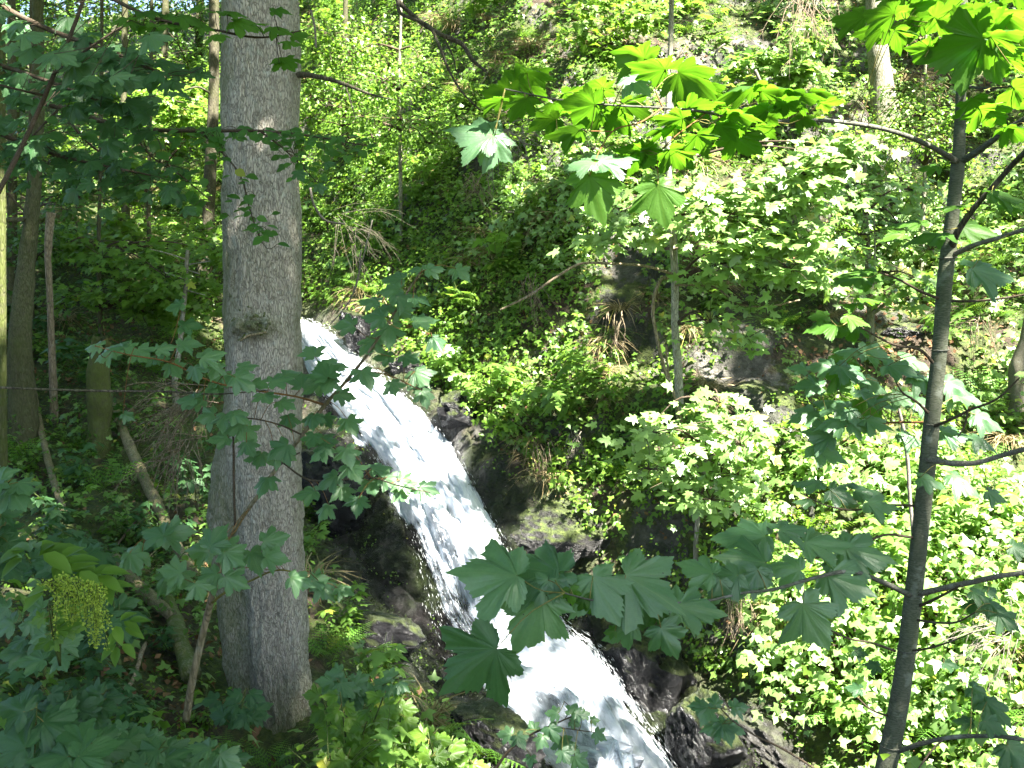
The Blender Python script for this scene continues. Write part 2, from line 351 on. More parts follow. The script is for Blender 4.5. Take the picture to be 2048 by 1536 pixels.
def water_material(name, alpha):
    m, ns, ls = newmat(name); out = N(ns, 'ShaderNodeOutputMaterial'); p = N(ns, 'ShaderNodeBsdfPrincipled')
    fl = N(ns, 'ShaderNodeAttribute', attribute_name='flow'); mp = N(ns, 'ShaderNodeMapping'); mp.inputs['Scale'].default_value = (10, 1.9, 1); ls.new(fl.outputs['Vector'], mp.inputs['Vector'])
    n1 = N(ns, 'ShaderNodeTexNoise'); n1.inputs['Scale'].default_value = 1.4; n1.inputs['Detail'].default_value = 7; n1.inputs['Roughness'].default_value = .72; n1.inputs['Distortion'].default_value = .7; ls.new(mp.outputs[0], n1.inputs['Vector'])
    mp2 = N(ns, 'ShaderNodeMapping'); mp2.inputs['Scale'].default_value = (2.2, .8, 1); ls.new(fl.outputs['Vector'], mp2.inputs['Vector'])
    n2 = N(ns, 'ShaderNodeTexNoise'); n2.inputs['Scale'].default_value = 1.2; n2.inputs['Detail'].default_value = 4; ls.new(mp2.outputs[0], n2.inputs['Vector'])
    th = N(ns, 'ShaderNodeAttribute', attribute_name='thick')
    d = mth(ns, ls, 'ADD', mth(ns, ls, 'MULTIPLY', n1.outputs['Fac'], .8), mth(ns, ls, 'MULTIPLY', n2.outputs['Fac'], .35))
    d = mth(ns, ls, 'ADD', d, th.outputs['Fac'])
    col = mixc(ns, ls, maprange(ns, ls, d, .62, 1.0), (.40, .45, .53), (.88, .88, .90))
    ls.new(col, p.inputs['Base Color']); p.inputs['Roughness'].default_value = .75; p.inputs['Specular IOR Level'].default_value = .2
    b = N(ns, 'ShaderNodeBump'); b.inputs['Strength'].default_value = .45; b.inputs['Distance'].default_value = .05; ls.new(d, b.inputs['Height']); ls.new(b.outputs[0], p.inputs['Normal'])
    tl = N(ns, 'ShaderNodeBsdfTranslucent'); tl.inputs['Color'].default_value = (.85, .88, .92, 1)
    mx = N(ns, 'ShaderNodeMixShader'); mx.inputs[0].default_value = .3; ls.new(p.outputs[0], mx.inputs[1]); ls.new(tl.outputs[0], mx.inputs[2])
    tr = N(ns, 'ShaderNodeBsdfTransparent'); m2 = N(ns, 'ShaderNodeMixShader')
    ls.new(maprange(ns, ls, d, alpha[0], alpha[1]), m2.inputs[0]); ls.new(tr.outputs[0], m2.inputs[1]); ls.new(mx.outputs[0], m2.inputs[2])
    ls.new(m2.outputs[0], out.inputs['Surface'])
    return m
M['water'] = water_material('white_water', (.42, .68))
def spray_material():
    m, ns, ls = newmat('spray_drops'); out = N(ns, 'ShaderNodeOutputMaterial'); p = N(ns, 'ShaderNodeBsdfPrincipled')
    p.inputs['Base Color'].default_value = (.85, .87, .9, 1); p.inputs['Roughness'].default_value = .3
    t = N(ns, 'ShaderNodeBsdfTranslucent'); t.inputs['Color'].default_value = (.85, .87, .9, 1); mx = N(ns, 'ShaderNodeMixShader'); mx.inputs[0].default_value = .35
    ls.new(p.outputs[0], mx.inputs[1]); ls.new(t.outputs[0], mx.inputs[2]); ls.new(mx.outputs[0], out.inputs['Surface']); return m
M['spray'] = spray_material()

# ------------------------------------------------------------------ terrain
STREAM = [(560,600,14.6),(605,650,13.3),(700,760,12.0),(800,900,10.9),(900,1060,9.8),(1000,1220,9.0),(1130,1390,8.2),(1250,1536,7.5),(1400,1750,6.8),(1600,2100,6.1)]
CTRL = list(STREAM) + [
 # far right bank
 (660,600,14.2),(800,640,12.6),(900,560,12.6),(980,760,11.3),(1080,900,10.5),(1150,1010,10.0),(1200,1100,9.7),(1330,1250,9.0),(1420,1360,8.6),
 (1100,700,11.3),(1100,500,12.2),(1000,400,13.2),(1000,200,14.8),(1000,0,17),(1000,-300,21),(800,400,14.6),(800,200,17),(750,0,20),(680,450,15.5),(650,250,19),
 (1350,850,10.0),(1400,700,10.6),(1400,600,11.2),(1450,450,12.2),(1300,300,13.2),(1400,150,14.4),(1400,0,15.8),(1400,-300,19),
 (1620,700,10.6),(1750,690,10.6),(1850,640,11.8),(1780,560,13.0),(1650,500,12.2),(1750,350,13.2),(1750,200,14.6),(1750,0,16.5),(1750,-300,20),
 (2000,620,11.0),(2000,450,12.2),(2000,250,14),(2050,0,16.5),(2300,600,10.5),(2300,0,15.5),
 (1600,850,9.7),(1600,1000,9.2),(1500,1150,8.9),(1600,1300,8.3),(1900,900,9.6),(2000,1050,8.6),(1850,1200,8.0),(2000,1350,7.2),(1800,1500,7.2),(2050,1536,6.7),(2400,1100,8),
 (1480,1440,8.0),(1600,1500,7.5),(1560,1700,7.0),(2000,1800,6.0),
 # left bank of the stream
 (640,820,11.9),(650,930,11.0),(700,1080,10.0),(760,1200,9.1),(850,1340,8.3),(950,1460,7.6),(1060,1580,7.0),(620,1050,9.6),(640,1180,8.2),(700,1290,7.3),(760,1380,6.6),(850,1470,6.0),(1000,1560,5.3),
 (640,1430,6.1),(560,1490,5.9),(450,1450,6.1),(380,1410,6.0),(300,1250,7.0),(200,1100,8.4),(440,1200,7.6),(500,1050,9.3),(550,900,11.4),(540,760,13.2),
 (100,1500,4.6),(100,1250,6.2),(100,1050,8.6),(100,900,10.2),(300,900,10.6),(300,760,12),(100,700,12.4),(100,500,15),(300,520,15.5),(430,620,14.5),(500,450,18),
 (300,330,20),(100,300,21),(300,200,25),(100,190,27),(500,250,23),(500,50,28),(-300,900,9),(-300,500,14),(-300,200,25),(-300,1500,4)]
XYZ = [W(a, b, c) for a, b, c in CTRL]
XYZ = [p - np.array([0, 0, .12]) if i < len(STREAM) else p for i, p in enumerate(XYZ)]
XYZ += [np.array(p, float) for p in [(0,0,0),(-1.5,0,.05),(2,0,-.05),(0,-3,.3),(-5,-3,.6),(5,-3,0),(0,2.2,-.12),(-1.5,2.5,-.05),(-3,2.5,.25),(-6,2,.9),(1.2,3.3,-.2),(2.5,2.8,-.35),(5,2,-.6),
     (0,4,-.62),(1.2,4.6,-1.0),(2.5,4.5,-1.35),(4.5,4.2,-1.9),(1.5,5.7,-1.85),(3,5.6,-2.3),(0,-12,1.5),(-14,-8,3),(14,-8,-2),(-14,8,3.2),(-12,16,5.5),
     (13,12,4.5),(14,20,11),(12,5,-1.0),(0,28,15.5),(10,28,16.5),(-12,32,10.5),(-22,24,9),(22,24,14),(22,0,-1),(-22,0,4),(6,24,15.2),(-9,40,12),(8,40,20),(-3,34,14)]]
XYZ = np.array(XYZ)
def rbf_fit(P):
    X = P[:, :2]; n = len(X); c2 = .25
    K = np.sqrt(((X[:, None] - X[None]) ** 2).sum(-1) + c2)
    A = np.zeros((n + 3, n + 3)); A[:n, :n] = K - np.eye(n) * .03; A[:n, n] = 1; A[:n, n + 1:] = X; A[n, :n] = 1; A[n + 1:, :n] = X.T
    return np.linalg.solve(A, np.r_[P[:, 2], 0, 0, 0])
RW = rbf_fit(XYZ)
def rbf(x, y):
    sh = np.shape(x); x = np.ravel(x); y = np.ravel(y); o = np.zeros(len(x)); n = len(XYZ)
    for k in range(0, len(x), 20000):
        a, b = x[k:k + 20000], y[k:k + 20000]
        K = np.sqrt((a[:, None] - XYZ[None, :, 0]) ** 2 + (b[:, None] - XYZ[None, :, 1]) ** 2 + .25)
        o[k:k + 20000] = K @ RW[:n] + RW[n] + RW[n + 1] * a + RW[n + 2] * b
    return o.reshape(sh)
GX0, GX1, GY0, GY1, GS = -18.0, 18.0, -6.0, 36.0, .06
cs = .24
cx = np.arange(GX0, GX1 + cs, cs); cyy = np.arange(GY0, GY1 + cs, cs)
CX, CY = np.meshgrid(cx, cyy, indexing='ij'); CZ = rbf(CX, CY)
def bil(G, x0, y0, s, x, y):
    u = np.clip((x - x0) / s, 0, G.shape[0] - 1.001); v = np.clip((y - y0) / s, 0, G.shape[1] - 1.001)
    i = u.astype(int); j = v.astype(int); a = u - i; b = v - j
    return G[i, j] * (1 - a) * (1 - b) + G[i + 1, j] * a * (1 - b) + G[i, j + 1] * (1 - a) * b + G[i + 1, j + 1] * a * b
fx = np.arange(GX0, GX1, GS); fy = np.arange(GY0, GY1, GS)
FX, FY = np.meshgrid(fx, fy, indexing='ij')
def bic(x, y):    # smooth the coarse grid a little: average of shifted bilinear lookups
    return (bil(CZ, GX0, GY0, cs, x, y) * 2 + bil(CZ, GX0, GY0, cs, x + .1, y) + bil(CZ, GX0, GY0, cs, x - .1, y) + bil(CZ, GX0, GY0, cs, x, y + .1) + bil(CZ, GX0, GY0, cs, x, y - .1)) / 6
H0 = bic(FX, FY)
gx, gy = np.gradient(H0, GS); SL = np.hypot(gx, gy)
PX, PY = proj(np.stack([FX, FY, H0], -1))
WETPOLY = [(590,600),(680,640),(760,730),(880,780),(935,860),(1050,950),(1120,1050),(1190,1130),(1240,1200),(1330,1280),(1420,1360),(1500,1400),(1640,1536),(1760,1800),(900,1800),(960,1560),(930,1440),(860,1380),(760,1330),(700,1200),(650,1120),(630,1000),(610,900),(590,760)]
WATPOLY_L = [(560,640),(600,700),(640,790),(700,850),(755,930),(795,1000),(825,1080),(850,1160),(872,1250),(905,1310),(985,1370),(1050,1440),(1110,1536),(1200,1660),(1340,1850)]
WATPOLY_R = [(590,640),(655,655),(725,725),(805,790),(870,860),(925,940),(965,1030),(1000,1090),(1050,1170),(1120,1250),(1190,1310),(1235,1380),(1280,1450),(1340,1536),(1440,1660),(1600,1850)]
WATPOLY = WATPOLY_L + WATPOLY_R[::-1]
valid = FY > 3
wet = (inpoly(PX, PY, WETPOLY) & valid).astype(float); wat = (inpoly(PX, PY, WATPOLY) & valid).astype(float)
def blur(a, k):
    for _ in range(2):
        c = np.cumsum(np.pad(a, ((k + 1, k), (0, 0)), 'edge'), 0); a = (c[2 * k + 1:] - c[:-2 * k - 1]) / (2 * k + 1)
        c = np.cumsum(np.pad(a, ((0, 0), (k + 1, k)), 'edge'), 1); a = (c[:, 2 * k + 1:] - c[:, :-2 * k - 1]) / (2 * k + 1)
    return a
wet = blur(wet, 2); watb = blur(wat, 1)
P3 = np.stack([FX, FY, H0], -1)
steep = sstep(.55, 1.2, SL) * sstep(4.5, 6, FY)
nz = fbm(P3 * np.array([.35, .35, .35]), 3, 3)
t = H0 / .95 + nz * .9
fr = t - np.floor(t)
terr = (np.floor(t) + sstep(.30, .82, fr) - t) * .95
H = H0 + terr * .62 * steep * (1 - wet)
H += .16 * fbm(P3 * 1.1, 4, 9) * (1 - .75 * wet) * sstep(2.5, 6, FY)
H += .05 * fbm(P3 * 4.5, 3, 21) * sstep(2.5, 6, FY) + .01 * fbm(P3 * 4.5, 3, 21)
# broken blocks of rock in the stream bed and the cliff
def cells(P, s):
    i = np.floor(P).astype(np.int64); best = np.full(P.shape[:-1], 9.0); val = np.zeros(P.shape[:-1])
    for a in (-1, 0, 1):
        for b in (-1, 0, 1):
            q = i + np.array([a, b]); jx = _h(q[..., 0], q[..., 1], q[..., 0] * 0, s); jy = _h(q[..., 0], q[..., 1], q[..., 0] * 0, s + 1)
            d = (q[..., 0] + jx - P[..., 0]) ** 2 + (q[..., 1] + jy - P[..., 1]) ** 2
            u = d < best; best = np.where(u, d, best); val = np.where(u, _h(q[..., 0], q[..., 1], q[..., 0] * 0, s + 2), val)
    return val
blk = cells(np.stack([FX + .15 * nz, H0 * 1.3 + FY * .4], -1) * 1.8, 5) - .5
blk2 = cells(np.stack([FX, H0 * 1.4 + FY * .3], -1) * 4.2, 15) - .5
H += (blk * .22 + blk2 * .10) * np.clip(wet * .9 + steep * .45 * (fbm(P3 * .6, 2, 40) > 0), 0, 1) * (1 - watb * .6)
H += wet * (.05 * fbm(P3 * 3.2, 4, 52) + .10 * np.abs(fbm(P3 * np.array([1.8, 1.8, 2.4]), 3, 53)) - .06) * (1 - watb)
H -= watb * .22
def Hs(x, y): return bil(H, GX0, GY0, GS, np.asarray(x, float), np.asarray(y, float))
def H0s(x, y): return bil(H0, GX0, GY0, GS, np.asarray(x, float), np.asarray(y, float))
def hit(px, py, fn=None, y0=2.0, y1=34.0):
    """where the line of sight through a photo pixel meets the ground"""
    fn = fn or Hs; d = raydir(px, py); d = d / d[..., 1:2]; sh = d.shape[:-1]
    lo = np.full(sh, y0); res = np.full(sh, y1); done = np.zeros(sh, bool)
    for Y in np.arange(y0, y1, .12):
        P = d * Y; under = (1.65 + P[..., 2]) < fn(P[..., 0], P[..., 1])
        new = under & ~done; res = np.where(new, Y, res); done |= under
        if done.all(): break
    a = res - .12; b = res.copy()
    for _ in range(7):
        mid = (a + b) / 2; P = d * mid[..., None]; under = (1.65 + P[..., 2]) < fn(P[..., 0], P[..., 1])
        b = np.where(under, mid, b); a = np.where(under, a, mid)
    P = d * b[..., None]; P[..., 2] += 1.65
    return P
def hitv(px, py): return Vector(hit(np.array([px], float), np.array([py], float))[0].tolist())

def axis(a, b, s, far):
    core = np.arange(a, b + 1e-6, s); o = []; d = s; p = b
    while p < far: d *= 1.25; p += d; o.append(p)
    l = []; d = s; p = a
    while p > -far: d *= 1.25; p -= d; l.append(p)
    return np.array(l[::-1] + list(core) + o)
ax = axis(-11, 11, .08, 400); ay = axis(1.5, 24, .08, 400)
TX, TY = np.meshgrid(ax, ay, indexing='ij')
inside = (TX > GX0 + .1) & (TX < GX1 - .2) & (TY > GY0 + .1) & (TY < GY1 - .2)
cxl = np.clip(TX, GX0 + .1, GX1 - .2); cyl = np.clip(TY, GY0 + .1, GY1 - .2)
TZ = Hs(cxl, cyl); dd = np.hypot(TX - cxl, TY - cyl)
TZ = TZ + np.where(TY > GY1 - .2, 1, .25) * np.minimum(dd, 60) * .12 * np.where(TX < 2, .3, 1) + np.where(dd > 0, .6 * fbm(np.stack([TX, TY, TX * 0], -1) * .15, 2, 77) * np.minimum(dd / 8, 1), 0)
nx, ny = len(ax), len(ay)
idx = np.arange(nx * ny).reshape(nx, ny)
Fq = np.stack([idx[:-1, :-1], idx[1:, :-1], idx[1:, 1:], idx[:-1, 1:]], -1).reshape(-1, 4)
wetT = bil(wet, GX0, GY0, GS, cxl, cyl); slT = bil(SL, GX0, GY0, GS, cxl, cyl)
gxx, gyy = np.gradient(H, GS); SLF = np.hypot(gxx, gyy)
slT = bil(SLF, GX0, GY0, GS, cxl, cyl)
rockT = sstep(1.2, 2.6, slT) * .55
# the bare rock that shows through: patches of the far cliff
tpx, tpy = proj(np.stack([TX, TY, TZ], -1))
for (a, b, rx, ry, s) in [(1240,500,90,60,.5),(1230,640,60,120,.45),(1480,560,90,90,.5),(1480,740,130,110,.6),(1780,600,120,60,.6),(1400,150,170,150,.6),(1300,250,180,90,.4),(820,330,100,60,.3),(900,870,70,60,.6),(1500,1460,140,90,.7),(2000,330,60,120,.4),(200,330,120,60,.3),(1600,150,100,60,.3),(680,200,80,120,.4)]:
    rockT = rockT + s * np.exp(-((tpx - a) / rx) ** 2 - ((tpy - b) / ry) ** 2) * (TY > 4)
ground = link('ground', mesh_from('ground', np.stack([TX, TY, TZ], -1).reshape(-1, 3), Fq, M['ground'], {'wet': wetT.ravel(), 'rock': np.clip(rockT, 0, 1).ravel()}))
tag(ground, kind='structure')
print('terrain', round(time.time() - T0, 1))

# ------------------------------------------------------------------ the waterfall
def lerp_edge(E, v):
    E = np.array(E, float); t = np.linspace(0, 1, len(E)); return np.stack([np.interp(v, t, E[:, 0]), np.interp(v, t, E[:, 1])], -1)
def waterfall():
    nu, nv = 110, 480
    v = np.linspace(0, 1, nv); L = lerp_edge(WATPOLY_L, v); R = lerp_edge(WATPOLY_R, v)
    u = np.linspace(-.10, 1.10, nu)
    c = L[:, None] * (1 - u[None, :, None]) + R[:, None] * u[None, :, None]
    P = hit(c[..., 0], c[..., 1], H0s)
    mid = P[:, nu // 2]; along = np.r_[0, np.cumsum(np.linalg.norm(np.diff(mid, axis=0), axis=1))]
    width = np.linalg.norm(P[:, -1] - P[:, 0], axis=1).mean()
    fu = np.broadcast_to(u[None] * 1.5, (nv, nu)); fv = np.broadcast_to(along[:, None], (nv, nu))
    q = np.stack([fu * 5, fv * 1.1, fu * 0], -1)
    froth = .5 * fbm(q, 4, 60) + .5 * fbm(np.stack([fu * 2.2, fv * 1.0, fu * 0 + 4], -1), 3, 66)
    edge = np.minimum(u + .10, 1.10 - u)[None] * np.ones((nv, 1))
    bulge = sstep(0, .35, edge)
    ft = fbm(np.stack([fu * 12, fv * 3.2, fu * 0 + 8], -1), 4, 68)
    lift = -.03 + .14 * bulge + froth * .15 * (.3 + bulge) + ft * .035 * bulge
    nrm = np.cross(np.gradient(P, axis=1), np.gradient(P, axis=0)); nrm /= np.linalg.norm(nrm, axis=-1)[..., None] + 1e-9
    nrm = np.where(nrm[..., 2:3] < 0, -nrm, nrm)
    Pw = P + nrm * lift[..., None]
    # how thick the white water runs: thin veils on the left of the middle drop
    py = c[..., 1]; px = c[..., 0]
    ue = u[None] * np.ones((nv, 1))
    thick = .20 - .66 * (1 - sstep(-.02, .20, edge + .13 * fbm(np.stack([fu * 4, fv * 1.6, fu * 0], -1), 4, 71)))
    veil = np.exp(-((ue - .15) / .28) ** 2) * sstep(1010, 1100, py) * (1 - sstep(1290, 1340, py))
    thick -= .30 * veil
    rb = np.exp(-((px - 1180) / 110) ** 2 - ((py - 1195) / 70) ** 2)
    thick -= .45 * rb
    thick -= .20 * np.exp(-((ue - .25) / .1) ** 2) * sstep(1370, 1430, py)
    thick -= .12 * np.exp(-((px - 830) / 22) ** 2 - ((py - 905) / 40) ** 2) + .2 * np.exp(-((px - 1215) / 40) ** 2 - ((py - 1420) / 60) ** 2)
    idx = np.arange(nu * nv).reshape(nv, nu)
    F = np.stack([idx[:-1, :-1], idx[:-1, 1:], idx[1:, 1:], idx[1:, :-1]], -1).reshape(-1, 4)
    root = thing('waterfall', 'white foaming waterfall sliding down a chute of black rock', 'waterfall', (0, 0, 0))
    o = link('water_sheet', mesh_from('water_sheet', Pw.reshape(-1, 3), F, M['water'], {'flow': np.stack([fu, fv, fu * 0], -1).reshape(-1, 3), 'thick': thick.ravel()}), root)
    # torn strands and drops flung along the edges
    mb = MB(); n = 6000
    vi = RNG.uniform(.0, .97, n); side = RNG.random(n)
    uu = np.where(side < .12, RNG.normal(.05, .06, n), np.where(side < .62, RNG.normal(.95, .07, n), RNG.uniform(.1, .9, n)))
    iv = vi * (nv - 1); iu = np.clip((uu + .10) / 1.2 * (nu - 1), 0, nu - 1.01)
    def samp(A):
        i = iv.astype(int); j = iu.astype(int); a = (iv - i)[:, None]; b = (iu - j)[:, None]
        return A[i, j] * (1 - a) * (1 - b) + A[i + 1, j] * a * (1 - b) + A[i, j + 1] * (1 - a) * b + A[i + 1, j + 1] * a * b
    c0 = samp(Pw); nn = samp(nrm); i = np.clip(iv.astype(int), 0, nv - 6); j = iu.astype(int)
    tdir = Pw[i + 5, j] - Pw[i, j]; tdir /= np.linalg.norm(tdir, axis=1)[:, None]
    c0 = c0 + nn * RNG.uniform(.0, .09, n)[:, None] * np.where(uu > .9, 1.3, .8)[:, None]
    sd_ = np.cross(tdir, nn); ln = RNG.uniform(.006, .045, n); wd = RNG.uniform(.0008, .0024, n)
    T = np.array([[0, -1, 0], [1, 0, 0], [0, 1, 0], [-1, 0, 0], [0, 0, .8], [0, 0, -.8]])
    Ft = np.array([[0, 1, 4], [1, 2, 4], [2, 3, 4], [3, 0, 4], [1, 0, 5], [2, 1, 5], [3, 2, 5], [0, 3, 5]])
    V = c0[:, None] + sd_[:, None] * (T[None, :, 0:1] * wd[:, None, None]) + tdir[:, None] * (T[None, :, 1:2] * ln[:, None, None]) + nn[:, None] * (T[None, :, 2:3] * wd[:, None, None])
    F = (Ft[None] + (np.arange(n) * 6)[:, None, None]).reshape(-1, 3)
    s = link('spray_drop', mesh_from('spray_drops', V.reshape(-1, 3), F, M['spray']), root); tag(s, kind='stuff')
    # a separate thin rill down the left
    mb = MB(); E = [(935,1345),(965,1375),(1000,1410),(1040,1445),(1075,1490),(1110,1530),(1150,1580)]
    P2 = [hitv(a, b) + Vector((0, -.03, .04)) for a, b in E]
    nn_ = 60; C, r = smooth_path(P2, [.012, .03, .035, .04, .045, .05, .05], nn_)
    ww = np.linspace(-1, 1, 9); al = np.r_[0, np.cumsum(np.linalg.norm(np.diff(C, axis=0), axis=1))]
    V = C[:, None] + np.array([.85, -.1, .4])[None, None] * (ww[None, :, None] * r[:, None, None]) + np.array([0, -.3, .9]) * ((1 - ww ** 2)[None, :, None] * r[:, None, None] * .8)
    V = V + .008 * fbm(V * 20, 2, 5)[..., None]
    idx = np.arange(nn_ * 9).reshape(nn_, 9); F = np.stack([idx[:-1, :-1], idx[:-1, 1:], idx[1:, 1:], idx[1:, :-1]], -1).reshape(-1, 4)
    fl = np.stack([np.broadcast_to(ww * .1, (nn_, 9)), np.broadcast_to(al[:, None], (nn_, 9)), np.zeros((nn_, 9))], -1)
    link('side_rill', mesh_from('side_rill', V.reshape(-1, 3), F, M['water'], {'flow': fl.reshape(-1, 3), 'thick': np.broadcast_to(.14 - .3 * ww ** 4, (nn_, 9)).ravel()}), root)
waterfall()

# ------------------------------------------------------------------ boulders
def boulder(name, label, px, py, w_px, h_px, mat, cat='rock', seed=1, sink=.35, depth=1.0, Yadd=0.0, squash=1.0, rot=0):
    P = hitv(px, py + h_px * .35) if Yadd is not None else None
    Y = P.y + Yadd + .12; c = V3(px, py, Y)
    rx = w_px / 2 / FPX * Y; rz = h_px / 2 / FPX * Y; ry = (rx + rz) / 2 * depth
    n1, n2 = 96, 64
    th = np.linspace(0, 2 * PI, n1, endpoint=False); ph = np.linspace(.02, PI - .02, n2)
    D = np.stack([np.sin(ph)[:, None] * np.cos(th), np.sin(ph)[:, None] * np.sin(th), np.cos(ph)[:, None] * np.ones(n1)], -1)
    f = 1 + .28 * fbm(D * 1.3 + seed, 2, seed) + .10 * fbm(D * 4 + seed, 3, seed + 5)
    rg = np.random.default_rng(seed); NN = nrmz(rg.normal(size=(15, 3))); HH = rg.uniform(.62, .95, 15)
    cut = np.min(HH / np.maximum(D @ NN.T, .02), -1); f = np.minimum(f, cut * (1 + .05 * fbm(D * 5 + seed, 3, seed + 2))) * 1.12 + .035 * fbm(D * 11 + seed, 3, seed + 8)
    V = (D * f[..., None] * np.array([rx, ry, rz]))
    cr, sr = math.cos(rot), math.sin(rot)
    V = np.stack([V[..., 0] * cr - V[..., 2] * sr, V[..., 1], V[..., 0] * sr + V[..., 2] * cr], -1).reshape(-1, 3)
    i = np.arange(n2 - 1)[:, None] * n1; j = np.arange(n1)[None]; j2 = (j + 1) % n1
    F = np.stack([i + j, i + n1 + j, i + n1 + j2, i + j2], -1).reshape(-1, 4)
    o = link(name, mesh_from(name, V, F, M[mat]), None, c); tag(o, label, cat); return o
boulder('boulder', 'smooth wet black boulder dividing the water right of the falls', 1290, 1345, 230, 170, 'wetrock', seed=3, rot=-.55, Yadd=.15)
boulder('boulder', 'mossy round boulder above the falls with a small sun patch', 1110, 1085, 200, 120, 'mossrock', seed=5, Yadd=.1)
boulder('boulder', 'glistening crinkled dark rock low at the water edge', 1410, 1475, 230, 180, 'wetrock', seed=11, rot=-.5, Yadd=.15)
boulder('boulder', 'pale sunlit rock slab at the bottom right of the stream', 1565, 1510, 300, 130, 'dryrock', seed=8, rot=-.5, Yadd=.3)
boulder('boulder', 'black wet rock beside the top of the falls', 728, 672, 110, 60, 'wetrock', seed=12, rot=-.5)
boulder('boulder', 'dark ledge rock halfway up the right side of the falls', 925, 825, 110, 80, 'wetrock', seed=14, rot=-.4)
boulder('boulder', 'jagged black rock left of the middle drop', 745, 1275, 190, 130, 'wetrock', seed=17, rot=-.3, Yadd=.15)
boulder('boulder', 'steep dark slab between big trunk and falls', 672, 985, 120, 230, 'wetrock', seed=19, rot=.25)
boulder('boulder', 'brown streaked wet rock under the falls at the frame bottom', 985, 1470, 180, 130, 'wetrock', seed=23, rot=-.5)
boulder('boulder', 'low mossy rock lying on brown leaf litter', 1815, 670, 110, 46, 'mossrock', seed=29, Yadd=.1)
boulder('boulder', 'mossy lump of rock above the pool on the stream bank', 840, 735, 120, 70, 'mossrock', seed=31)
boulder('boulder', 'small grey rock sitting on dead leaves left of big trunk', 325, 1320, 60, 36, 'dryrock', seed=37)
print('water', round(time.time() - T0, 1))

# ------------------------------------------------------------------ leaf shapes (base at origin, tip towards +y, face up +z)
def maple_tpl(hi=True, droop=.25, cup=.12, seed=0, short=False):
    rr = random.Random(seed); asym = rr.uniform(-.08, .08)
    half = [(.09,-.16),(.26,-.22),(.46,-.17),(.66,-.06),(.54,.08),(.45,.17),(.64,.27),(.82,.50),(.64,.59),(.48,.64),(.32,.56),(.38,.72),(.27,.89),(.10,1.02)]
    tips = {3: 1, 7: 1}
    if not hi: half = [(.22,-.20),(.64,-.05),(.40,.17),(.82,.50),(.28,.52),(.26,.84)]; tips = {1: 1, 3: 1}
    pts = []; ve = []
    for i, (x, y) in enumerate(half):
        pts.append((x, y)); ve.append(1.0 if i in tips else 0.0)
        if hi and i < len(half) - 1 and i not in (5, 10):
            x2, y2 = half[i + 1]
            for q_, k in ((.33, -.035), (.55, .012), (.78, -.03)):
                mx, my = x + (x2 - x) * q_, y + (y2 - y) * q_; r = math.hypot(mx, my); k += rr.uniform(-.01, .01)
                pts.append((mx * (1 + k / r), my * (1 + k / r))); ve.append(0.0)
    right = pts; rve = ve
    out = right + [(0.0, 1.22)] + [(-x, y) for x, y in reversed(right)]
    ov = rve + [1.0] + rve[::-1]
    jx = [1 + rr.uniform(-.05, .05) for _ in out]
    ph_ = rr.uniform(0, 6); out = [(x * j * (1 + asym * (1 if x > 0 else -1)) * (1 + .06 * math.sin(ph_ + 5 * y)), y * j * (1 + .05 * math.sin(ph_ * 2 + 4 * x))) for (x, y), j in zip(out, jx)]
    out = [(0, -.02)] + out; ov = [0.0] + ov
    def z(x, y):
        r2 = x * x + y * y; a = math.atan2(x, y)
        return -droop * r2 * .55 + cup * math.sqrt(r2) * math.cos(a * 4.2) * .35 - abs(x) * cup * .6 + .035 * math.sin(8 * x + 6 * y + seed) + .02 * math.sin(17 * x - 9 * y + seed)
    V = [(0, 0, 0)]; vein = [1.0]; F = []
    n = len(out)
    if hi:
        for k in (.5, 1.0):
            for (x, y), v in zip(out, ov): V.append((x * k, y * k, z(x * k, y * k))); vein.append(v)
        for i in range(n - 1):
            F.append((0, 1 + i + 1, 1 + i)); a, b, c, d = 1 + i, 1 + i + 1, 1 + n + i + 1, 1 + n + i
            F += [(a, b, c), (a, c, d)]
    else:
        for (x, y), v in zip(out, ov): V.append((x, y, z(x, y))); vein.append(v)
        for i in range(n - 1): F.append((0, 1 + i + 1, 1 + i))
    # luv: along / across the nearest main vein
    V = np.array(V); vein = np.array(vein)
    luv = np.stack([np.hypot(V[:, 0], V[:, 1]) * 9, np.arctan2(V[:, 0], V[:, 1]) * 2, V[:, 0] * 0], -1)
    return V, np.array(F), vein, luv
def oval_tpl(hi=False, wdt=.32, droop=.2, seed=0):
    ys = [0, .25, .55, .8, 1.0] if hi else [0, .3, .68, 1.0]
    ws = [0, .82, 1.0, .6, 0] if hi else [0, .95, .85, 0]
    V = []; 
    for y, q in zip(ys, ws):
        zz = -droop * y * y
        if q == 0: V.append((0, y, zz))
        else: V += [(-q * wdt, y, zz - .0 + .08 * q), (0, y, zz - .03), (q * wdt, y, zz + .08 * q)]
    F = []
    m = len(ys)
    base = 0; ring = lambda k: 1 + 3 * (k - 1)
    F += [(0, 2, 1), (0, 3, 2)]
    for k in range(1, m - 2):
        a, b = ring(k), ring(k + 1)
        F += [(a, a + 1, b + 1), (a, b + 1, b), (a + 1, a + 2, b + 2), (a + 1, b + 2, b + 1)]
    a = ring(m - 2); e = 1 + 3 * (m - 2)
    F += [(a, a + 1, e), (a + 1, a + 2, e)]
    V = np.array(V); vein = np.where(np.abs(V[:, 0]) < 1e-6, 1.0, 0.0)
    return V, np.array(F), vein, V * 9
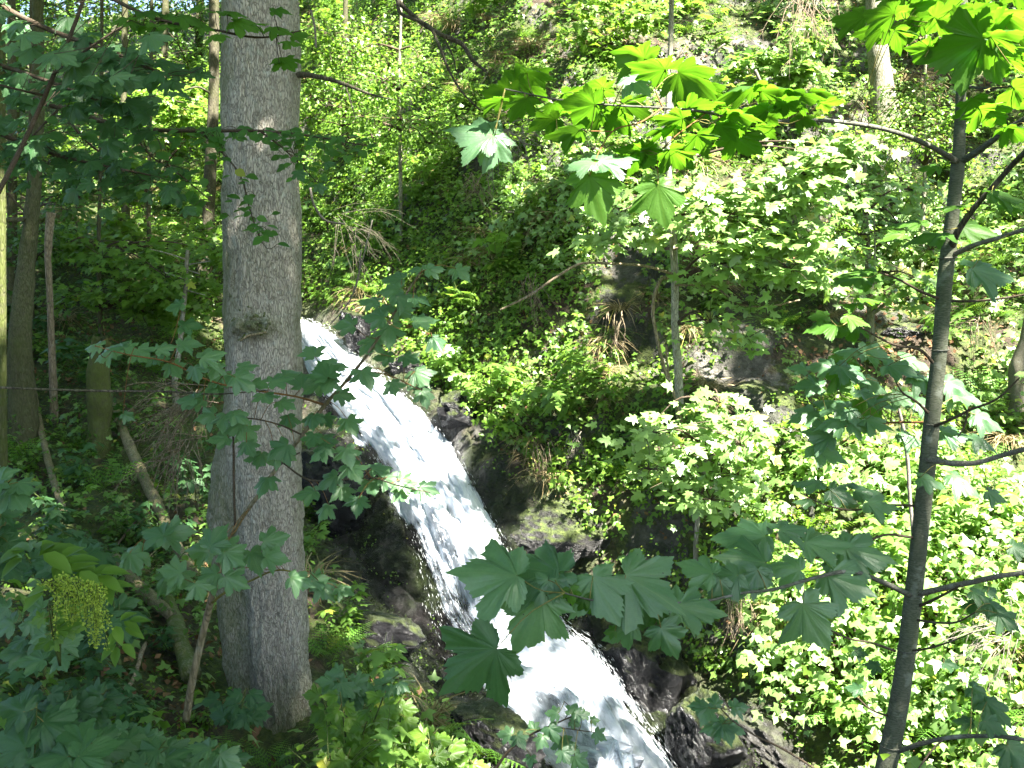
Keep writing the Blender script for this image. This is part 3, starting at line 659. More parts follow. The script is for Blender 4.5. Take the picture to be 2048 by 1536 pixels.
TPL = {'maple': maple_tpl(False), 'maple2': maple_tpl(False, .4, .2, 3), 'oval': oval_tpl(), 'beech': oval_tpl(True, .34), 'long': oval_tpl(False, .2, .35),
       'quad': (np.array([(0, 0, 0), (-.35, .5, .06), (0, 1, -.1), (.35, .5, .06)]), np.array([(0, 2, 1), (0, 3, 2)]), np.zeros(4), np.zeros((4, 3))),
       'blade': (np.array([(-.012, 0, 0), (.012, 0, 0), (-.013, .4, 0), (.013, .4, 0), (-.008, .75, -.12), (.008, .75, -.12), (0, 1, -.32)]), np.array([(0, 1, 3), (0, 3, 2), (2, 3, 5), (2, 5, 4), (4, 5, 6)]), np.zeros(7), np.zeros((7, 3)))}
TPL['tiny'] = (np.array([(0, 0, 0), (-.34, .45, .05), (0, .5, -.03), (.34, .45, .05), (0, 1, -.14)]), np.array([(0, 2, 1), (0, 3, 2), (1, 2, 4), (2, 3, 4)]), np.zeros(5), np.zeros((5, 3)))
def lob3():
    o = [(0, 0), (.34, -.18), (.80, .34), (.28, .46), (0, 1.15), (-.28, .46), (-.80, .34), (-.34, -.18)]
    V = np.array([(x, y, -.22 * (x * x + y * y) - .1 * abs(x)) for x, y in o]); return V, np.array([(0, i + 1, i) for i in range(1, 7)]), np.zeros(8), np.zeros((8, 3))
TPL['lob3'] = lob3()
TPL['broad'] = maple_tpl(False, .3, .12, 5)
def stamp(mb, tpl, pos, tip, nor, size, rnd=None, base_rnd=0.0):
    V, F, vein, luv = TPL[tpl] if isinstance(tpl, str) else tpl
    pos = np.asarray(pos, float); n = len(pos)
    if n == 0: return
    t = nrmz(np.asarray(tip, float)); nn = np.asarray(nor, float); nn = nrmz(nn - (nn * t).sum(-1, keepdims=True) * t)
    s = np.cross(t, nn); size = np.broadcast_to(np.asarray(size, float), (n,))
    P = pos[:, None] + (s[:, None] * V[None, :, 0:1] + t[:, None] * V[None, :, 1:2] + nn[:, None] * V[None, :, 2:3]) * size[:, None, None]
    FF = (F[None] + (np.arange(n) * len(V))[:, None, None]).reshape(-1, 3)
    r = RNG.random(n) if rnd is None else rnd
    mb.add(P.reshape(-1, 3), FF, rnd=np.repeat(r, len(V)), vein=np.tile(vein, n))
def rdir(n): return nrmz(RNG.normal(size=(n, 3)))

# fern frond pointing +y, arching
def frond(mb, base, tip, up, L, npin=16, droop=.5, wd=.30):
    tip = np.array(tip, float); up = np.array(up, float); tip /= np.linalg.norm(tip); up = up - up.dot(tip) * tip; up /= np.linalg.norm(up); s = np.cross(tip, up)
    k = np.linspace(0, 1, npin + 1)
    C = np.array(base)[None] + tip * (k * L)[:, None] + up * ((.35 * k - droop * k * k) * L)[:, None]
    T = nrmz(np.gradient(C, axis=0)); U = nrmz(np.cross(s[None], T))
    w_ = wd * L * np.sin(PI * np.clip(k, .0, 1) ** .62) ** .85
    P, D, Z, S = [], [], [], []
    for i in range(2, npin + 1):
        for sg in (-1, 1):
            d = s * sg * .95 + T[i] * .38 - U[i] * .12
            P.append(C[i]); D.append(d); Z.append(U[i]); S.append(max(w_[i], .02 * L))
    stamp(mb, PIN, P, D, Z, np.array(S), rnd=np.full(len(P), RNG.random())); tube(mb, C, np.linspace(.004, .001, len(C)) * L / .5, len(C), 4)
    return C
def pin_tpl():
    V = []; F = []; n = 5
    V.append((0, 0, 0))
    for i in range(n):
        y0 = i / n; wv = .14 * (1 - y0) ** .7 + .015
        b = len(V); V += [(0, y0 + .02, 0), (-wv, y0 + .12, -.01), (0, y0 + .19, 0), (wv, y0 + .12, -.01)]
        F += [(b, b + 2, b + 1), (b, b + 3, b + 2)]
    V = np.array(V); V[:, 2] -= .12 * V[:, 1] ** 2
    return V, np.array(F), np.zeros(len(V)), np.zeros((len(V), 3))
PIN = pin_tpl()

# ------------------------------------------------------------------ the big trunk
BTY = 6.15
def big_tree():
    base = V3(560, 1490, BTY)
    root = thing('sycamore_tree', 'thick grey barked tree trunk left of the falls with mossy foot', 'tree', base)
    prof = [(-1900, 470, 560), (-900, 462, 575), (-300, 458, 585), (0, 455, 590), (250, 451, 594), (500, 449, 598), (700, 448, 602), (900, 452, 605), (1050, 462, 608), (1200, 474, 612), (1350, 488, 619), (1450, 500, 630), (1540, 500, 645), (1640, 490, 660)]
    rows = 420; pyv = np.linspace(-1900, 1640, rows); pyv = np.r_[np.linspace(-1900, -20, 40), np.linspace(-10, 1640, 340)]
    pr = np.array(prof, float)
    xl = np.interp(pyv, pr[:, 0], pr[:, 1]); xr = np.interp(pyv, pr[:, 0], pr[:, 2])
    def sm(a):
        return np.convolve(np.pad(a, 12, 'edge'), np.ones(25) / 25, 'valid')
    xl, xr = sm(xl), sm(xr)
    C = W((xl + xr) / 2, pyv, BTY); Rr = (xr - xl) / 2 / FPX * BTY * 1.0
    ns_ = 130; th = np.linspace(0, 2 * PI, ns_, endpoint=False)
    TH, PYV = np.meshgrid(th, pyv); Cx = C[:, None]
    # buttress lobes: direction angle (0 = +x, -pi/2 = towards the camera), start row, strength, width
    R = Rr[:, None] * np.ones(ns_)[None]
    def lobe(a, w_, y0, y1, s, end=None):
        d = np.angle(np.exp(1j * (TH - a))); g = sstep(y0, y1, PYV)
        if end: g = g * (1 - sstep(end[0], end[1], PYV) * .6)
        return s * g * np.exp(-(d / w_) ** 2)
    R = R * (1 + lobe(PI * 1.02, .48, 780, 1060, .62, (1330, 1500)) + lobe(-.5, .4, 1330, 1600, .55) + lobe(-1.35, .5, 1400, 1620, .30) + lobe(PI * .5, .6, 1100, 1500, .6) - lobe(-2.45, .33, 900, 1250, .20))
    P = Cx + np.stack([np.cos(TH) * R, np.sin(TH) * R, 0 * R], -1)
    q = P * np.array([34, 34, 7.0]); ridg = fbm(q, 4, 90, .6); q2 = P * np.array([13, 13, 3.2])
    crack = 1 - np.abs(fbm(P * np.array([22, 22, 4.6]) + 3, 3, 97))
    amp = .0075 * (1 + .8 * sstep(700, 1300, PYV))
    disp = amp * ridg + .006 * fbm(q2, 3, 95) + .02 * fbm(P * 1.6, 2, 91) - .010 * sstep(.88, 1.0, crack)
    # burl with its knotty lip
    bx, bz = W(505, 652, BTY - .2)[0], W(505, 652, BTY - .2)[2]
    front = (np.sin(TH) < 0)
    db = ((P[..., 0] - bx) / .12) ** 2 + ((P[..., 2] - bz) / .055) ** 2
    disp = disp + front * (.045 * np.exp(-db) * (1 + .9 * fbm(P * 38, 3, 99)))
    P = P + np.stack([np.cos(TH) * disp, np.sin(TH) * disp, 0 * disp], -1)
    moss = np.clip(sstep(1440, 1530, PYV + 40 * fbm(P * 5, 2, 12)) * 1.0 + .75 * front * np.exp(-db * .55) + .55 * sstep(-.4, .25, np.cos(TH)) * sstep(1330, 1450, PYV + 30 * fbm(P * 6, 2, 13)) + .25 * sstep(.80, 1.0, np.cos(TH)) + .55 * sstep(.35, .95, -np.cos(TH) + .25 * fbm(P * 3, 3, 14)), 0, 1)  # left-side term paints algae together with the trunk's shaded edge
    n2 = len(pyv); i = np.arange(n2 - 1)[:, None] * ns_; j = np.arange(ns_)[None]; j2 = (j + 1) % ns_
    F = np.stack([i + j, i + ns_ + j, i + ns_ + j2, i + j2], -1).reshape(-1, 4)
    V = P.reshape(-1, 3) - np.array(base)
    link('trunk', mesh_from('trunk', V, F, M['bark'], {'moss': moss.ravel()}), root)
    # knotty burl growths and the dead twig on it
    mb = MB()
    for k in range(46):
        a, b = 470 + random.random() * 68, 640 + random.gauss(10, 12)
        c = W(a, b, BTY - .235 - .03 * random.random() + abs(a - 525) ** 2 * 1.2e-5); r = random.uniform(.006, .017)
        tube(mb, [c, c + np.array([random.uniform(-.03, .03), -.012, random.uniform(-.03, .03)])], [r, r * .5], 4, 6, .4, k, moss=random.uniform(.2, 1))
    mb.build('burl', M['barkmid'], root, org=base)
    mb = MB(); tube(mb, [W(532, 664, BTY - .26), W(512, 668, BTY - .31), W(495, 672, BTY - .32), W(480, 682, BTY - .33)], [.006, .0085, .008, .006], 14, 7, .15, moss=.2); mb.build('snapped_twig', M['log'], root, org=base)
    # moss cushions over the foot
    mb = MB(); n = 9000
    ii = RNG.integers(int(n2 * .90), n2, n); jj = RNG.integers(0, ns_, n); ang = th[jj]
    keep = (moss[ii, jj] > .45); ii, jj, ang = ii[keep], jj[keep], ang[keep]
    pos = P[ii, jj]; out = np.stack([np.cos(ang), np.sin(ang), 0 * ang + .25], -1)
    stamp(mb, 'quad', pos, out + .6 * rdir(len(pos)), rdir(len(pos)), RNG.uniform(.008, .02, len(pos)))
    o = mb.build('moss', M['moss'], root, org=base); tag(o, kind='stuff')
    # side limbs: dark bare limb to the right, and the crown limbs above the frame
    mb = MB(); tube(mb, [W(585, 150, BTY), W(625, 151, BTY - .1), (W(680, 165, BTY - .15)), W(740, 188, BTY - .2), W(790, 200, BTY - .3)], [.022, .016, .011, .007, .003], 24, 8, .15, moss=.1)
    tube(mb, [W(690, 168, BTY - .15), W(700, 200, BTY - .2), W(712, 240, BTY - .3)], [.005, .004, .002], 8, 5)
    mb.build('limb', M['barkdark'], root, org=base)
    top = Vector(C[0].tolist())
    for k, (dx, dy, dz) in enumerate([(-2.5, -1, 3), (2.6, -1.5, 2.6), (.5, -3.4, 3.4), (-1, 3, 4), (2.2, 2.2, 4)]):
        mb = MB(); s = Vector(C[6 + 4 * k].tolist())
        tube(mb, [s, s + Vector((dx * .3, dy * .3, dz * .35)), s + Vector((dx, dy, dz))], [.12, .08, .03], 14, 8, .1); mb.build('limb', M['bark'], root, org=base)
    return root, base, top
bigtree, BT_BASE, BT_TOP = big_tree()

# ------------------------------------------------------------------ generic trunks drawn from photo points with a depth
def trunk_px(mb, pts, n=None, sides=14, rough=.10, seed=0, moss=0.0):
    """pts: (px, py, Y, width_px)"""
    P = [W(a, b, Y) for a, b, Y, _ in pts]; R = [wd / 2 / FPX * Y for _, _, Y, wd in pts]
    tube(mb, P, R, n or len(pts) * 8, sides, rough, seed, moss=moss); return [Vector(p.tolist()) for p in P], R
def rooted(pts):
    """carry the foot of a trunk on down into the ground"""
    a, b, Y, wd = pts[-1]; P = W(a, b, Y); g = float(Hs(P[0], P[1])) - .15
    if g > P[2] - .02: return list(pts)
    out = list(pts); n = 3; k = wd / 2 / FPX * Y
    for i in range(1, n + 1):
        z = P[2] + (g - P[2]) * i / n; q = np.array([P[0], P[1], z]); ax_, ay_ = proj(q); out.append((float(ax_), float(ay_), Y, wd * (1 + .12 * i)))
    return out
def simple_tree(name, label, cat, pts, mat, group=None, moss=0, part='trunk', branches=(), bmat=None, seed=0):
    root = thing(name, label, cat, V3(*pts[-1][:3]), group); org = root.location
    mb = MB(); pts = rooted(pts) if part in ('trunk', 'stump_wood') and cat in ('tree', 'bush', 'stump') else pts; trunk_px(mb, pts, seed=seed, moss=moss, n=len(pts) * 12, sides=18); mb.build(part, M[mat], root, org=org)
    for b in branches:
        mb = MB(); trunk_px(mb, b, seed=seed + 3, sides=8, moss=moss * .5); mb.build('branch', M[bmat or mat], root, org=org)
    return root

# leaves joined as the crown of a tree further off
def spray_leaves(mb, c, rx, rz, n, tpl, size, ry=None, droop=.25, face=.35, layers=True, vary=.3):
    ry = ry or rx; c = np.array(c); u = rdir(n) * (RNG.random(n) ** .6)[:, None]; u *= (1 + .35 * RNG.normal(size=(n, 1)) ** 2)
    p = c + u * np.array([rx, ry, rz])
    out = np.stack([u[:, 0] / 1, u[:, 1] / 1, u[:, 2] * .1 - droop], -1) + .55 * rdir(n)
    nor = np.stack([np.zeros(n), np.full(n, -face), np.ones(n)], -1) + .42 * rdir(n) + np.array([u[:, 0] * .25, u[:, 1] * .25, u[:, 0] * 0]).T
    stamp(mb, tpl, p, out, nor, size * RNG.uniform(1 - vary, 1 + vary, n))
    return p

# ------------------------------------------------------------------ hero leaves: each is an object of its own
HERO = [maple_tpl(True, .30, .14, 1), maple_tpl(True, .45, .10, 2), maple_tpl(True, .18, .22, 3), maple_tpl(True, .60, .16, 4), maple_tpl(True, .75, .30, 5), maple_tpl(True, .35, -.12, 6), maple_tpl(True, .10, .05, 7)]
def tplmesh(name, t, mat):
    V, F, vein, luv = t; return mesh_from(name, V, F, mat, {'vein': vein, 'luv': luv})
HM = {k: [tplmesh('leaf', t, M[k]) for t in HERO] for k in ('maple', 'mapletop', 'mapledark', 'midmaple')}
BEE = [oval_tpl(True, .36, .15, 1), oval_tpl(True, .40, .3, 2)]
HB = {k: [tplmesh('leaf', t, M[k]) for t in BEE] for k in ('beech', 'herb', 'lime')}
def leaf_obj(parent, org, pos, tip, nor, size, meshes, k=None):
    tip = Vector(tip).normalized(); nor = Vector(nor); nor = (nor - nor.dot(tip) * tip).normalized(); s = tip.cross(nor)
    o = bpy.data.objects.new('leaf', random.choice(meshes) if k is None else meshes[k]); COL.objects.link(o)
    m = Matrix((s, tip, nor)).transposed().to_4x4() @ Matrix.Scale(size, 4); m.translation = Vector(pos) - Vector(org)
    o.parent = parent; o.matrix_local = m; return o
class Woody:
    """a young tree or a leafy bough whose leaves hang on its branches one by one"""
    def __init__(s, name, label, cat, base, group=None):
        s.root = thing(name, label, cat, base, group); s.org = Vector(base); s.lines = []; s.tw = MB(); s.nleaf = 0
    def stem(s, pts, mat, part='branch', sides=8, moss=0, rough=.06, seed=0, n=None):
        mb = MB(); P, R = trunk_px(mb, pts, n or len(pts) * 7, sides, rough, seed, moss); mb.build(part, M[mat], s.root, org=s.org)
        C, r = smooth_path(P, R, len(pts) * 10); s.lines.append(C); return C
    def leaf(s, px, py, Y, ang, Lpx, face=.4, mat='maple', lean=0, kind=HM, k=None, stalk=True, roll=0, twist=0):
        """px,py: where the stalk meets the blade; ang: the way the tip points in the photo (degrees, 0 = right, 90 = up)"""
        c = V3(px, py, Y); size = Lpx / FPX * Y; a = math.radians(ang)
        fa = abs(face); g = 1 if face >= 0 else -1; q = Vector((0, g * (1 - fa), fa)).normalized()     # image-up direction inside the blade's plane
        tip = Vector((math.cos(a), 0, 0)) + q * math.sin(a) + Vector((0, 0, -.12 * lean)); nor = Vector((roll * .6, -g * fa, 1 - fa))
        leaf_obj(s.root, s.org, c, tip, nor, size, kind[mat], k); s.nleaf += 1
        if stalk and s.lines:
            A = np.concatenate(s.lines); d = np.linalg.norm(A - np.array(c), axis=1); j = int(d.argmin())
            if d[j] < .45 * (size / .12 + .6):
                b = Vector(A[j].tolist()); m = (b + c) / 2 + Vector((0, 0, -.12 * d[j] if ang > 0 else .1 * d[j]))
                tube(s.tw, [b, m, c], [.0016, .0012, .0012], 6, 5)
        return c
    def done(s, mat='stalk'):
        tag(s.tw.build('leaf_stalks', M[mat], s.root, org=s.org), kind='stuff')
SZ = .78
def auto_leaves(wd, pts, Y, L, mat, face=.35, center=None, kind=HM, dY=.25, spread=35, L2=.3):
    """leaves at listed photo points, each pointing away from the bough with some drift"""
    for p in pts:
        px, py = p[:2]; y = Y + random.uniform(-dY, dY); a = p[2] if len(p) > 2 else None
        if a is None:
            A = np.concatenate(wd.lines); c = np.array(W(px, py, y)); j = int(np.linalg.norm(A - c, axis=1).argmin()); d = c - A[j]
            a = math.degrees(math.atan2(d[2] - .06, d[0])) + random.uniform(-spread, spread)
        l = (p[3] if len(p) > 3 else L) * random.uniform(1 - L2, 1 + L2 * .6) * SZ
        off = .45 * l; ar = math.radians(a)
        wd.leaf(px - off * math.cos(ar), py + off * math.sin(ar) * .8, y, a, l, face + (random.uniform(-.12, .18) if face > 0 else random.uniform(-.14, .1)), mat, lean=random.uniform(-.2, .5), kind=kind, roll=random.uniform(-.3, .3))

# ------------------------------------------------------------------ right foreground sapling
sp = Woody('maple_sapling', 'slender dark maple sapling with green underlit leaves at the right', 'tree', V3(1715, 1700, 3.3))
S = [(1935,-700,3.3,10),(1932,-300,3.3,13),(1926,0,3.3,17),(1922,180,3.3,19),(1917,310,3.3,24),(1915,335,3.3,27),(1905,430,3.3,25),(1897,500,3.3,30),(1893,530,3.3,30),(1880,690,3.3,29),(1864,840,3.3,32),(1855,930,3.3,33),(1842,1050,3.3,33),(1828,1180,3.3,35),(1810,1330,3.3,37),(1790,1450,3.3,40),(1770,1545,3.3,43),(1740,1700,3.3,48),(1720,1860,3.3,56)]
sp.stem(S, 'sapling', 'trunk', 20, .25, .03, 3, 160)
# ring scars of the bark where branches leave
mb = MB()
for a, b, r in [(1916,324,15),(1895,516,17),(1866,848,18),(1858,915,18),(1829,1187,20),(1784,1490,23),(1880,700,15.5),(1815,1300,19)]:
    c = W(a, b, 3.3); R_ = r / FPX * 3.3
    th = np.linspace(0, 2 * PI, 15)[:-1]; P = [c + np.array([math.cos(t) * R_, math.sin(t) * R_, .06 * math.cos(t) * R_]) for t in th] + [c + np.array([R_, 0, .06 * R_])]
    tube(mb, P, [.0028] * 15, 28, 5, .2, cap=False)
mb.build('branch_scar', M['sapling'], sp.root, org=sp.org)
BR = [
 ([(1912,322,3.28,13),(1860,292,3.2,11),(1790,264,3.1,9.5),(1700,246,3.0,8.5),(1620,240,2.95,8),(1550,243,2.9,7),(1460,235,2.85,6),(1400,222,2.8,5.5),(1325,216,2.8,5),(1220,210,2.75,4),(1120,200,2.7,3.5),(1010,178,2.65,3)], 'sapling'),
 ([(1325,216,2.8,3.2),(1280,245,2.75,3),(1225,263,2.7,2.8),(1200,300,2.68,2.3),(1180,350,2.65,2)], 'redtwig'),
 ([(1225,263,2.7,2.5),(1170,262,2.68,2),(1110,262,2.65,1.6)], 'redtwig'),
 ([(1460,235,2.85,3.4),(1435,214,2.83,3),(1395,240,2.8,2.6),(1335,287,2.78,2.4),(1320,305,2.76,2),(1316,368,2.74,1.8)], 'redtwig'),
 ([(1325,216,2.8,3),(1312,185,2.78,2.3),(1306,160,2.76,1.8)], 'redtwig'),
 ([(1922,324,3.3,15),(1965,296,3.2,13),(2010,262,3.1,12),(2060,232,3.0,11),(2160,170,2.9,9)], 'sapling'),
 ([(1902,500,3.3,16),(1912,470,3.25,14),(1945,420,3.2,12),(1985,375,3.15,12),(2020,335,3.1,11),(2060,295,3.0,11),(2160,200,2.9,9)], 'barkdark'),
 ([(1900,512,3.3,12),(1950,490,3.2,10),(2000,475,3.1,9),(2060,455,3.0,8),(2160,430,2.9,7)], 'deadtwig'),
 ([(1915,180,3.3,5),(1880,128,3.25,4),(1845,90,3.2,3.4),(1812,40,3.15,3)], 'twig'),
 ([(1928,172,3.3,6),(1965,176,3.2,5),(2020,172,3.1,5),(2080,150,3.0,4)], 'sapling'),
 ([(1885,600,3.3,7),(1840,582,3.25,5.5),(1800,560,3.2,4.5),(1760,545,3.15,3.5)], 'twig'),
 ([(1895,602,3.3,6),(1950,602,3.25,5),(2010,596,3.2,4.5),(2070,585,3.15,4)], 'twig'),
 ([(1870,730,3.3,7),(1840,700,3.25,6),(1790,690,3.2,5),(1740,665,3.15,4),(1700,640,3.1,3)], 'twig'),
 ([(1862,832,3.3,7),(1835,805,3.25,5),(1805,785,3.2,4),(1793,766,3.15,2.5)], 'twig'),
 ([(1868,852,3.28,7),(1895,842,3.2,6),(1940,820,3.15,5.5),(1990,800,3.1,4.5),(2040,755,3.05,3)], 'twig'),
 ([(1935,822,3.15,4),(1930,850,3.15,4),(1915,875,3.12,2.5)], 'twig'),
 ([(1855,918,3.28,13),(1900,926,3.2,12),(1950,926,3.15,11),(2000,912,3.1,11),(2060,895,3.0,11),(2160,860,2.9,10)], 'deadtwig'),
 ([(1858,845,3.35,5),(1790,845,3.45,4.5),(1720,850,3.55,4),(1660,855,3.6,3),(1620,850,3.65,2.4)], 'redtwig'),
 ([(1840,1012,3.3,5),(1780,1010,3.3,4.5),(1700,1020,3.2,4),(1650,1010,3.15,3),(1600,985,3.1,2)], 'twig'),
 ([(1826,1075,3.3,6),(1770,1070,3.2,5),(1700,1100,3.1,4),(1640,1115,3.0,3),(1580,1120,2.95,2)], 'twig'),
 ([(1818,1190,3.28,12),(1760,1162,3.1,10),(1700,1143,2.95,9),(1620,1158,2.8,7.5),(1550,1178,2.7,7),(1480,1187,2.6,6),(1428,1199,2.55,5.5),(1350,1206,2.45,5),(1302,1210,2.4,5),(1240,1206,2.35,4.6),(1183,1200,2.3,4.2),(1129,1186,2.25,3.6)], 'sapling'),
 ([(1838,1188,3.28,13),(1880,1178,3.2,12),(1940,1165,3.1,11),(2000,1152,3.0,11),(2060,1143,2.95,10),(2160,1120,2.9,9)], 'deadtwig'),
 ([(1832,1215,3.3,7),(1870,1198,3.2,6),(1920,1172,3.1,4)], 'twig'),
 ([(1825,1238,3.3,6),(1870,1245,3.2,5),(1910,1245,3.15,4.5),(1950,1225,3.1,3)], 'twig'),
 ([(1790,1302,3.3,6),(1740,1285,3.25,5),(1700,1278,3.2,4),(1650,1255,3.15,3)], 'twig'),
 ([(1815,1302,3.3,5),(1860,1296,3.2,4.5),(1910,1280,3.15,3.5),(1945,1265,3.1,2.5)], 'twig'),
 ([(1775,1432,3.3,5),(1740,1418,3.25,4),(1715,1395,3.2,3)], 'twig'),
 ([(1795,1503,3.28,11),(1840,1488,3.2,10),(1900,1475,3.15,9.5),(1960,1472,3.1,9),(2020,1475,3.0,9),(2080,1485,2.95,8)], 'sapling'),
 ([(1885,1480,3.15,5),(1860,1505,3.1,4),(1835,1540,3.05,3.5)], 'twig'),
]
for k, (p, m) in enumerate(BR): sp.stem(p, m, 'branch', seed=k)
# the near cluster over the white water (stalk point, tip angle, length, facing)
NEAR = [(1084,1196,-118,106,.85,'maple',2.30,0),(1033,1151,174,122,.5,'maple',2.28,2),(992,1298,-141,128,.9,'mapledark',2.2,2),(1118,1146,162,118,.42,'maple',2.32,1),(1186,1154,-62,92,.6,'maple',2.32,1),
 (1251,1150,-33,118,.6,'maple',2.38,2),(1356,1210,-8,82,.45,'maple',2.45,0),(1262,1250,-152,56,.75,'maple',2.36,3),(1322,1256,-62,62,.75,'maple',2.38,3),(1096,1160,-120,52,.6,'maple',2.3,3),(1110,1160,20,48,.5,'maple',2.3,3),
 (1140,1178,-80,30,.8,'mapletop',2.28,3),(1168,1198,-60,34,.8,'mapletop',2.3,3),(1272,1192,-80,62,.8,'mapledark',2.5,1),(1310,1205,-50,58,.8,'mapledark',2.52,1),(1230,1262,-178,20,.6,'mapletop',2.35,3),
 (1425,1147,155,62,.5,'maple',2.55,0),(1475,1150,-150,60,.6,'maple',2.6,1),(1530,1125,170,88,.5,'maple',2.75,2),(1515,1140,-100,50,.7,'maple',2.7,0),(1605,1208,-58,92,.75,'maple',2.8,1),(1655,1150,-25,88,.5,'maple',2.9,2),(1600,1140,165,60,.5,'maple',2.8,3),
 (1612,1085,5,84,.35,'maple',2.95,0),(1530,1072,168,92,.35,'maple',2.95,1),(1560,1060,20,60,.35,'maple',2.95,1),(1690,1095,-20,90,.4,'maple',3.05,2),(1700,1120,-10,60,.45,'maple',3.05,0),(1440,1160,-110,48,.7,'maple',2.58,3)]
for a, b, g, L, f, m, Y, k in NEAR: sp.leaf(a, b, Y, g, L, f, m, lean=.15, k=k, roll=random.uniform(-.15, .15))
# bluish cluster left of the stem at mid height
MIDC = [(1645,729,170,62),(1698,745,-40,66),(1698,699,160,52),(1750,706,-15,66),(1798,742,-30,80),(1621,769,165,56),(1748,765,-30,58),(1728,795,-70,56),(1800,800,-50,66),(1668,800,140,66),(1608,825,195,66),(1668,838,185,72),(1640,868,170,80),(1650,905,-35,78),(1750,850,-40,60),(1690,770,-60,48),
 (1830,720,-10,62),(1845,760,-40,62),(1915,775,-35,72),(1935,800,-30,60),(1905,870,-20,66),(1970,838,-30,66),(1960,880,-40,60),(1880,760,0,52),(1720,850,-10,60),(1820,870,-20,60),(1600,735,150,46),(1760,810,-30,50),(1700,830,-80,44),(1850,810,-20,60)]
auto_leaves(sp, MIDC, 3.45, 62, 'maple', .38, dY=.15, L2=.15)
auto_leaves(sp, [(1685,760,-60,66),(1735,815,-50,62),(1690,720,-30,56)], 3.6, 60, 'mapletop', .5)
auto_leaves(sp, [(1680,990,-30,72),(1740,975,10,80),(1620,960,165,60),(1610,1000,170,52),(1760,1010,-15,60),(1700,1000,20,60),(1860,960,-20,70),(1925,960,-35,66),(1990,990,-30,60)], 3.2, 70, 'maple', .3, dY=.15)
auto_leaves(sp, [(1960,1190,-30,60),(1990,1220,-60,66),(1945,1215,-120,50),(2010,1240,-50,60),(1745,1330,170,40),(1710,1375,165,40),(1720,1305,-20,36),(1960,1385,-40,62),(1985,1420,-60,60),(1930,1440,160,44),(1985,1450,-30,50),(2030,1510,-60,70),(1900,1330,-20,50),(2040,1100,-30,50),(1985,1180,30,44)], 3.2, 56, 'mapledark', .35, dY=.2)
auto_leaves(sp, [(1725,545,175,82),(1700,560,195,70),(1650,650,185,66),(1705,605,160,60),(1640,630,170,52),(1690,655,190,66),(1740,600,-10,52),(1710,640,-30,46)], 3.15, 66, 'mapletop', .3)
auto_leaves(sp, [(1980,540,-5,90)], 3.1, 90, 'maple', .55); auto_leaves(sp, [(1900,405,160,60),(1850,470,190,80),(1820,440,175,70),(1790,470,185,62),(1950,460,-20,80),(2010,390,-10,90),(2030,420,-30,70),(1860,330,170,50)], 3.2, 80, 'mapletop', .22)
# glowing bough that crosses the top of the picture, seen from below
TOPB = [(1300,125,150,104),(1262,105,150,86),(1185,165,150,78),(1205,180,-30,56),(1390,160,-30,100),(1420,185,-25,90),(1480,168,170,88),(1550,172,25,80),(1600,185,15,66),(1640,182,5,50),(1580,205,-10,62),(1660,205,5,54),(1440,205,180,80),(1340,235,175,80),(1370,230,-20,70),(1265,300,165,70),
 (1300,320,-50,80),(1360,315,-45,92),(1490,285,-35,88),(1450,262,-40,66),(1160,205,170,80),(1130,262,185,86),(1090,245,-160,70),(1240,240,-40,66),(1060,150,30,90),(1075,140,20,72),(1000,185,170,82),(1040,215,-120,72),(1120,225,-60,72),(1150,190,-10,66),(985,195,150,60),
 (1530,262,-30,66),(1550,225,10,66),(1610,235,-15,50),(1510,215,160,72),(1270,215,-20,72),(1405,285,-60,60),(1215,225,-100,60),(1180,235,200,66),(1320,250,160,70),(1475,225,10,80),(1395,210,30,84)]
auto_leaves(sp, TOPB, 2.78, 90, 'mapletop', -.30, dY=.14, L2=.12)
for a, b, g, L, f, m, k in [(1178,352,-72,82,.9,'mapletop',0),(1316,370,-78,74,.85,'mapletop',1),(985,270,168,84,.55,'maple',2),(990,272,-110,62,.7,'maple',3),(1200,322,10,66,.45,'maple',2),(1190,325,175,56,.4,'maple',1),(1260,155,-50,50,.5,'maple',1)]:
    sp.leaf(a, b, 2.66, g, L, f, m, k=k)
# crown end of the sapling, top right corner
TR = [(1700,30,170,90),(1760,20,160,96),(1830,10,20,90),(1860,45,-30,90),(1790,60,200,88),(1745,55,190,80),(1900,30,10,90),(1960,20,20,92),(2020,30,0,92),(2040,60,-20,96),(1840,95,175,60),(1800,75,-60,60),(1990,110,-30,88),(2030,125,-10,96),(2000,60,40,80),(1935,120,-60,60),(1985,230,-30,96),(1960,215,-60,70),(2030,260,-20,60),
      (1870,-20,30,90),(1960,-40,60,90),(1780,-30,150,90),(2050,-20,10,90),(2060,180,-10,90),(1950,50,150,90),(2040,200,-30,66)]
auto_leaves(sp, TR, 3.0, 90, 'mapletop', -.32, dY=.2, L2=.12)
sp.leaf(1966, 78, 2.85, -160, 112, -.6, 'mapletop', k=2); sp.leaf(1975, 92, 2.9, -60, 70, -.6, 'mapletop', k=1)
sp.done()

